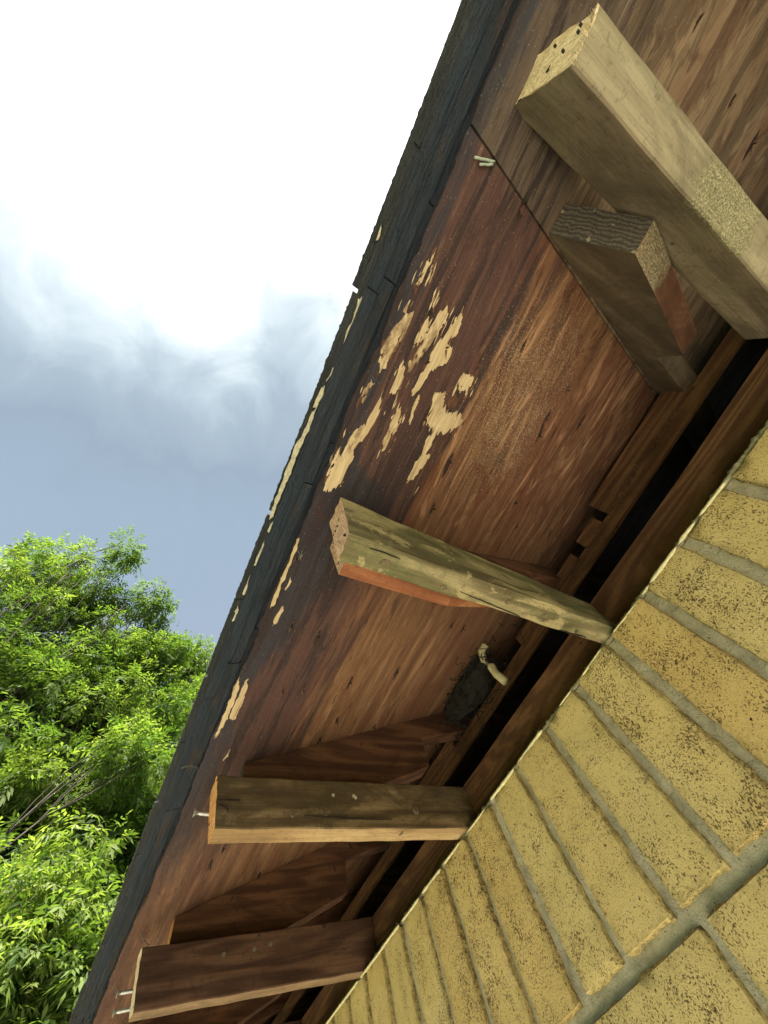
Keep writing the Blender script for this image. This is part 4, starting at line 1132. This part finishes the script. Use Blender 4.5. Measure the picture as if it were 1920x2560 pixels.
def make_tree(blobs, trunk_xy, trunk_top, label, leaflet, mat, r_trunk, group='trees beside the house', dens=1.0):
    root = empty('tree', (trunk_xy[0], trunk_xy[1], GZ), label, 'tree', group)
    base = Vector((trunk_xy[0], trunk_xy[1], GZ)); top = Vector(trunk_top)
    tp = bend(base, top, 9, .04, 0)
    V, Fc = limb(tp, r_trunk, r_trunk * .42, 10)
    def tk(o): o.parent = root; o.matrix_parent_inverse = Matrix.Translation(-base); return o
    tk(mk('trunk', V, Fc, M['bark'], smooth=True))
    PP, DD, TT = [], [], []
    BV, BF = [], []
    def addb(path, a, b, n=5):
        v, f = limb(path, a, b, n); o = len(BV); BV.extend(v); BF.extend([tuple(i + o for i in q) for q in f])
    for (px, py, rp, dist, k) in blobs:
        c = at(px, py, dist); rad = rp / F * dist
        hub = tp[min(len(tp) - 1, max(3, int(len(tp) * (c.z - base.z) / (top.z - base.z) * .75)))]
        path = bend(hub, c, 7, .10, .15)
        addb(path, .006 + .006 * (c - hub).length / 3, .0035, 6)
        nc = max(2, int(k * dens * (.62 if py < 1600 else 1.05)))
        for q in range(nc):
            v = Vector((random.gauss(0, 1), random.gauss(0, 1), random.gauss(0, 1))).normalized() * rad * (random.random() ** .45)
            v.z *= .8
            cc = c + v
            addb(bend(path[random.randint(3, 7)], cc, 4, .12, .1), .0055, .0022, 4)
            cr = random.uniform(.09, .21)
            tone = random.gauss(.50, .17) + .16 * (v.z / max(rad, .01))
            m_ = random.randint(30, 56)
            dirs = rng.normal(0, 1, (m_, 3)); dirs[:, 2] = dirs[:, 2] * .55 - .1
            dirs /= np.linalg.norm(dirs, axis=1, keepdims=True)
            pos = np.array(cc)[None, :] + dirs * (cr * rng.uniform(.1, 1, m_) ** .6)[:, None] * np.array([1, 1, .6])
            dd = dirs + rng.normal(0, .35, (m_, 3)) + np.array([0, 0, -.15]); dd /= np.linalg.norm(dd, axis=1, keepdims=True)
            PP.append(pos); DD.append(dd); TT.append(np.clip(tone + rng.normal(0, .10, m_), 0, 1))
    o = mk('limbs', BV, BF, M['bark'], smooth=True); tk(o)
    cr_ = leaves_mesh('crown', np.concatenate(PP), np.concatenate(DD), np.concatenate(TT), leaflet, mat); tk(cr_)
    cr_['kind'] = 'stuff'
    return root
main = [(60,1500,90,5.6,26),(10,1420,60,5.7,12),(215,1400,38,5.6,6),(300,1365,34,5.5,6),(330,1400,26,5.5,4),(140,1400,42,5.7,8),(60,1390,28,5.8,4),
        (150,1520,80,5.4,22),(330,1495,38,5.2,7),(260,1530,60,5.3,14),(405,1520,30,5.1,5),(380,1560,40,5.1,8),(150,1640,110,5.0,42),(300,1640,85,4.9,34),(380,1650,55,4.8,14),
        (40,1720,110,4.8,40),(200,1780,110,4.6,46),(330,1780,90,4.5,36),(60,1900,120,4.4,50),(240,1930,110,4.3,46),(360,1900,70,4.2,20),
        (100,2080,130,4.1,46),(260,2090,100,4.0,36),(330,2020,60,4.0,14),(-150,1560,160,5.2,40),(-260,1800,200,4.8,60),(-200,2100,220,4.3,60),(420,1760,60,4.9,12),
        (40,2250,120,3.9,40),(190,2260,90,3.9,28),(-120,2400,180,3.9,50),(80,2450,120,3.8,40)]
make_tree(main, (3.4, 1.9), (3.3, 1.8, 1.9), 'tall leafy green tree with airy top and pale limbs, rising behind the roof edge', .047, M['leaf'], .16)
right = [(480,1650,34,6.6,7),(455,1690,40,6.5,10),(500,1625,20,6.6,4),(440,1640,22,6.6,4),(520,1700,60,6.5,16),(470,1760,60,6.3,18),(560,1800,120,6.2,30),(440,1850,80,6.0,20),(600,1950,160,6.0,30)]
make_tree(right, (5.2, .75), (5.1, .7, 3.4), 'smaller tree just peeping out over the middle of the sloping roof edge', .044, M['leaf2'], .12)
near = [(340,1900,36,3.5,7),(300,1840,26,3.6,3),(130,2300,60,3.1,12),(60,2400,80,3.0,18),(190,2160,36,3.3,6),(200,2400,60,3.0,12),(90,2500,80,2.9,18),(-60,2350,100,3.0,20),(150,2560,90,2.9,16),(240,2270,30,3.1,5)]
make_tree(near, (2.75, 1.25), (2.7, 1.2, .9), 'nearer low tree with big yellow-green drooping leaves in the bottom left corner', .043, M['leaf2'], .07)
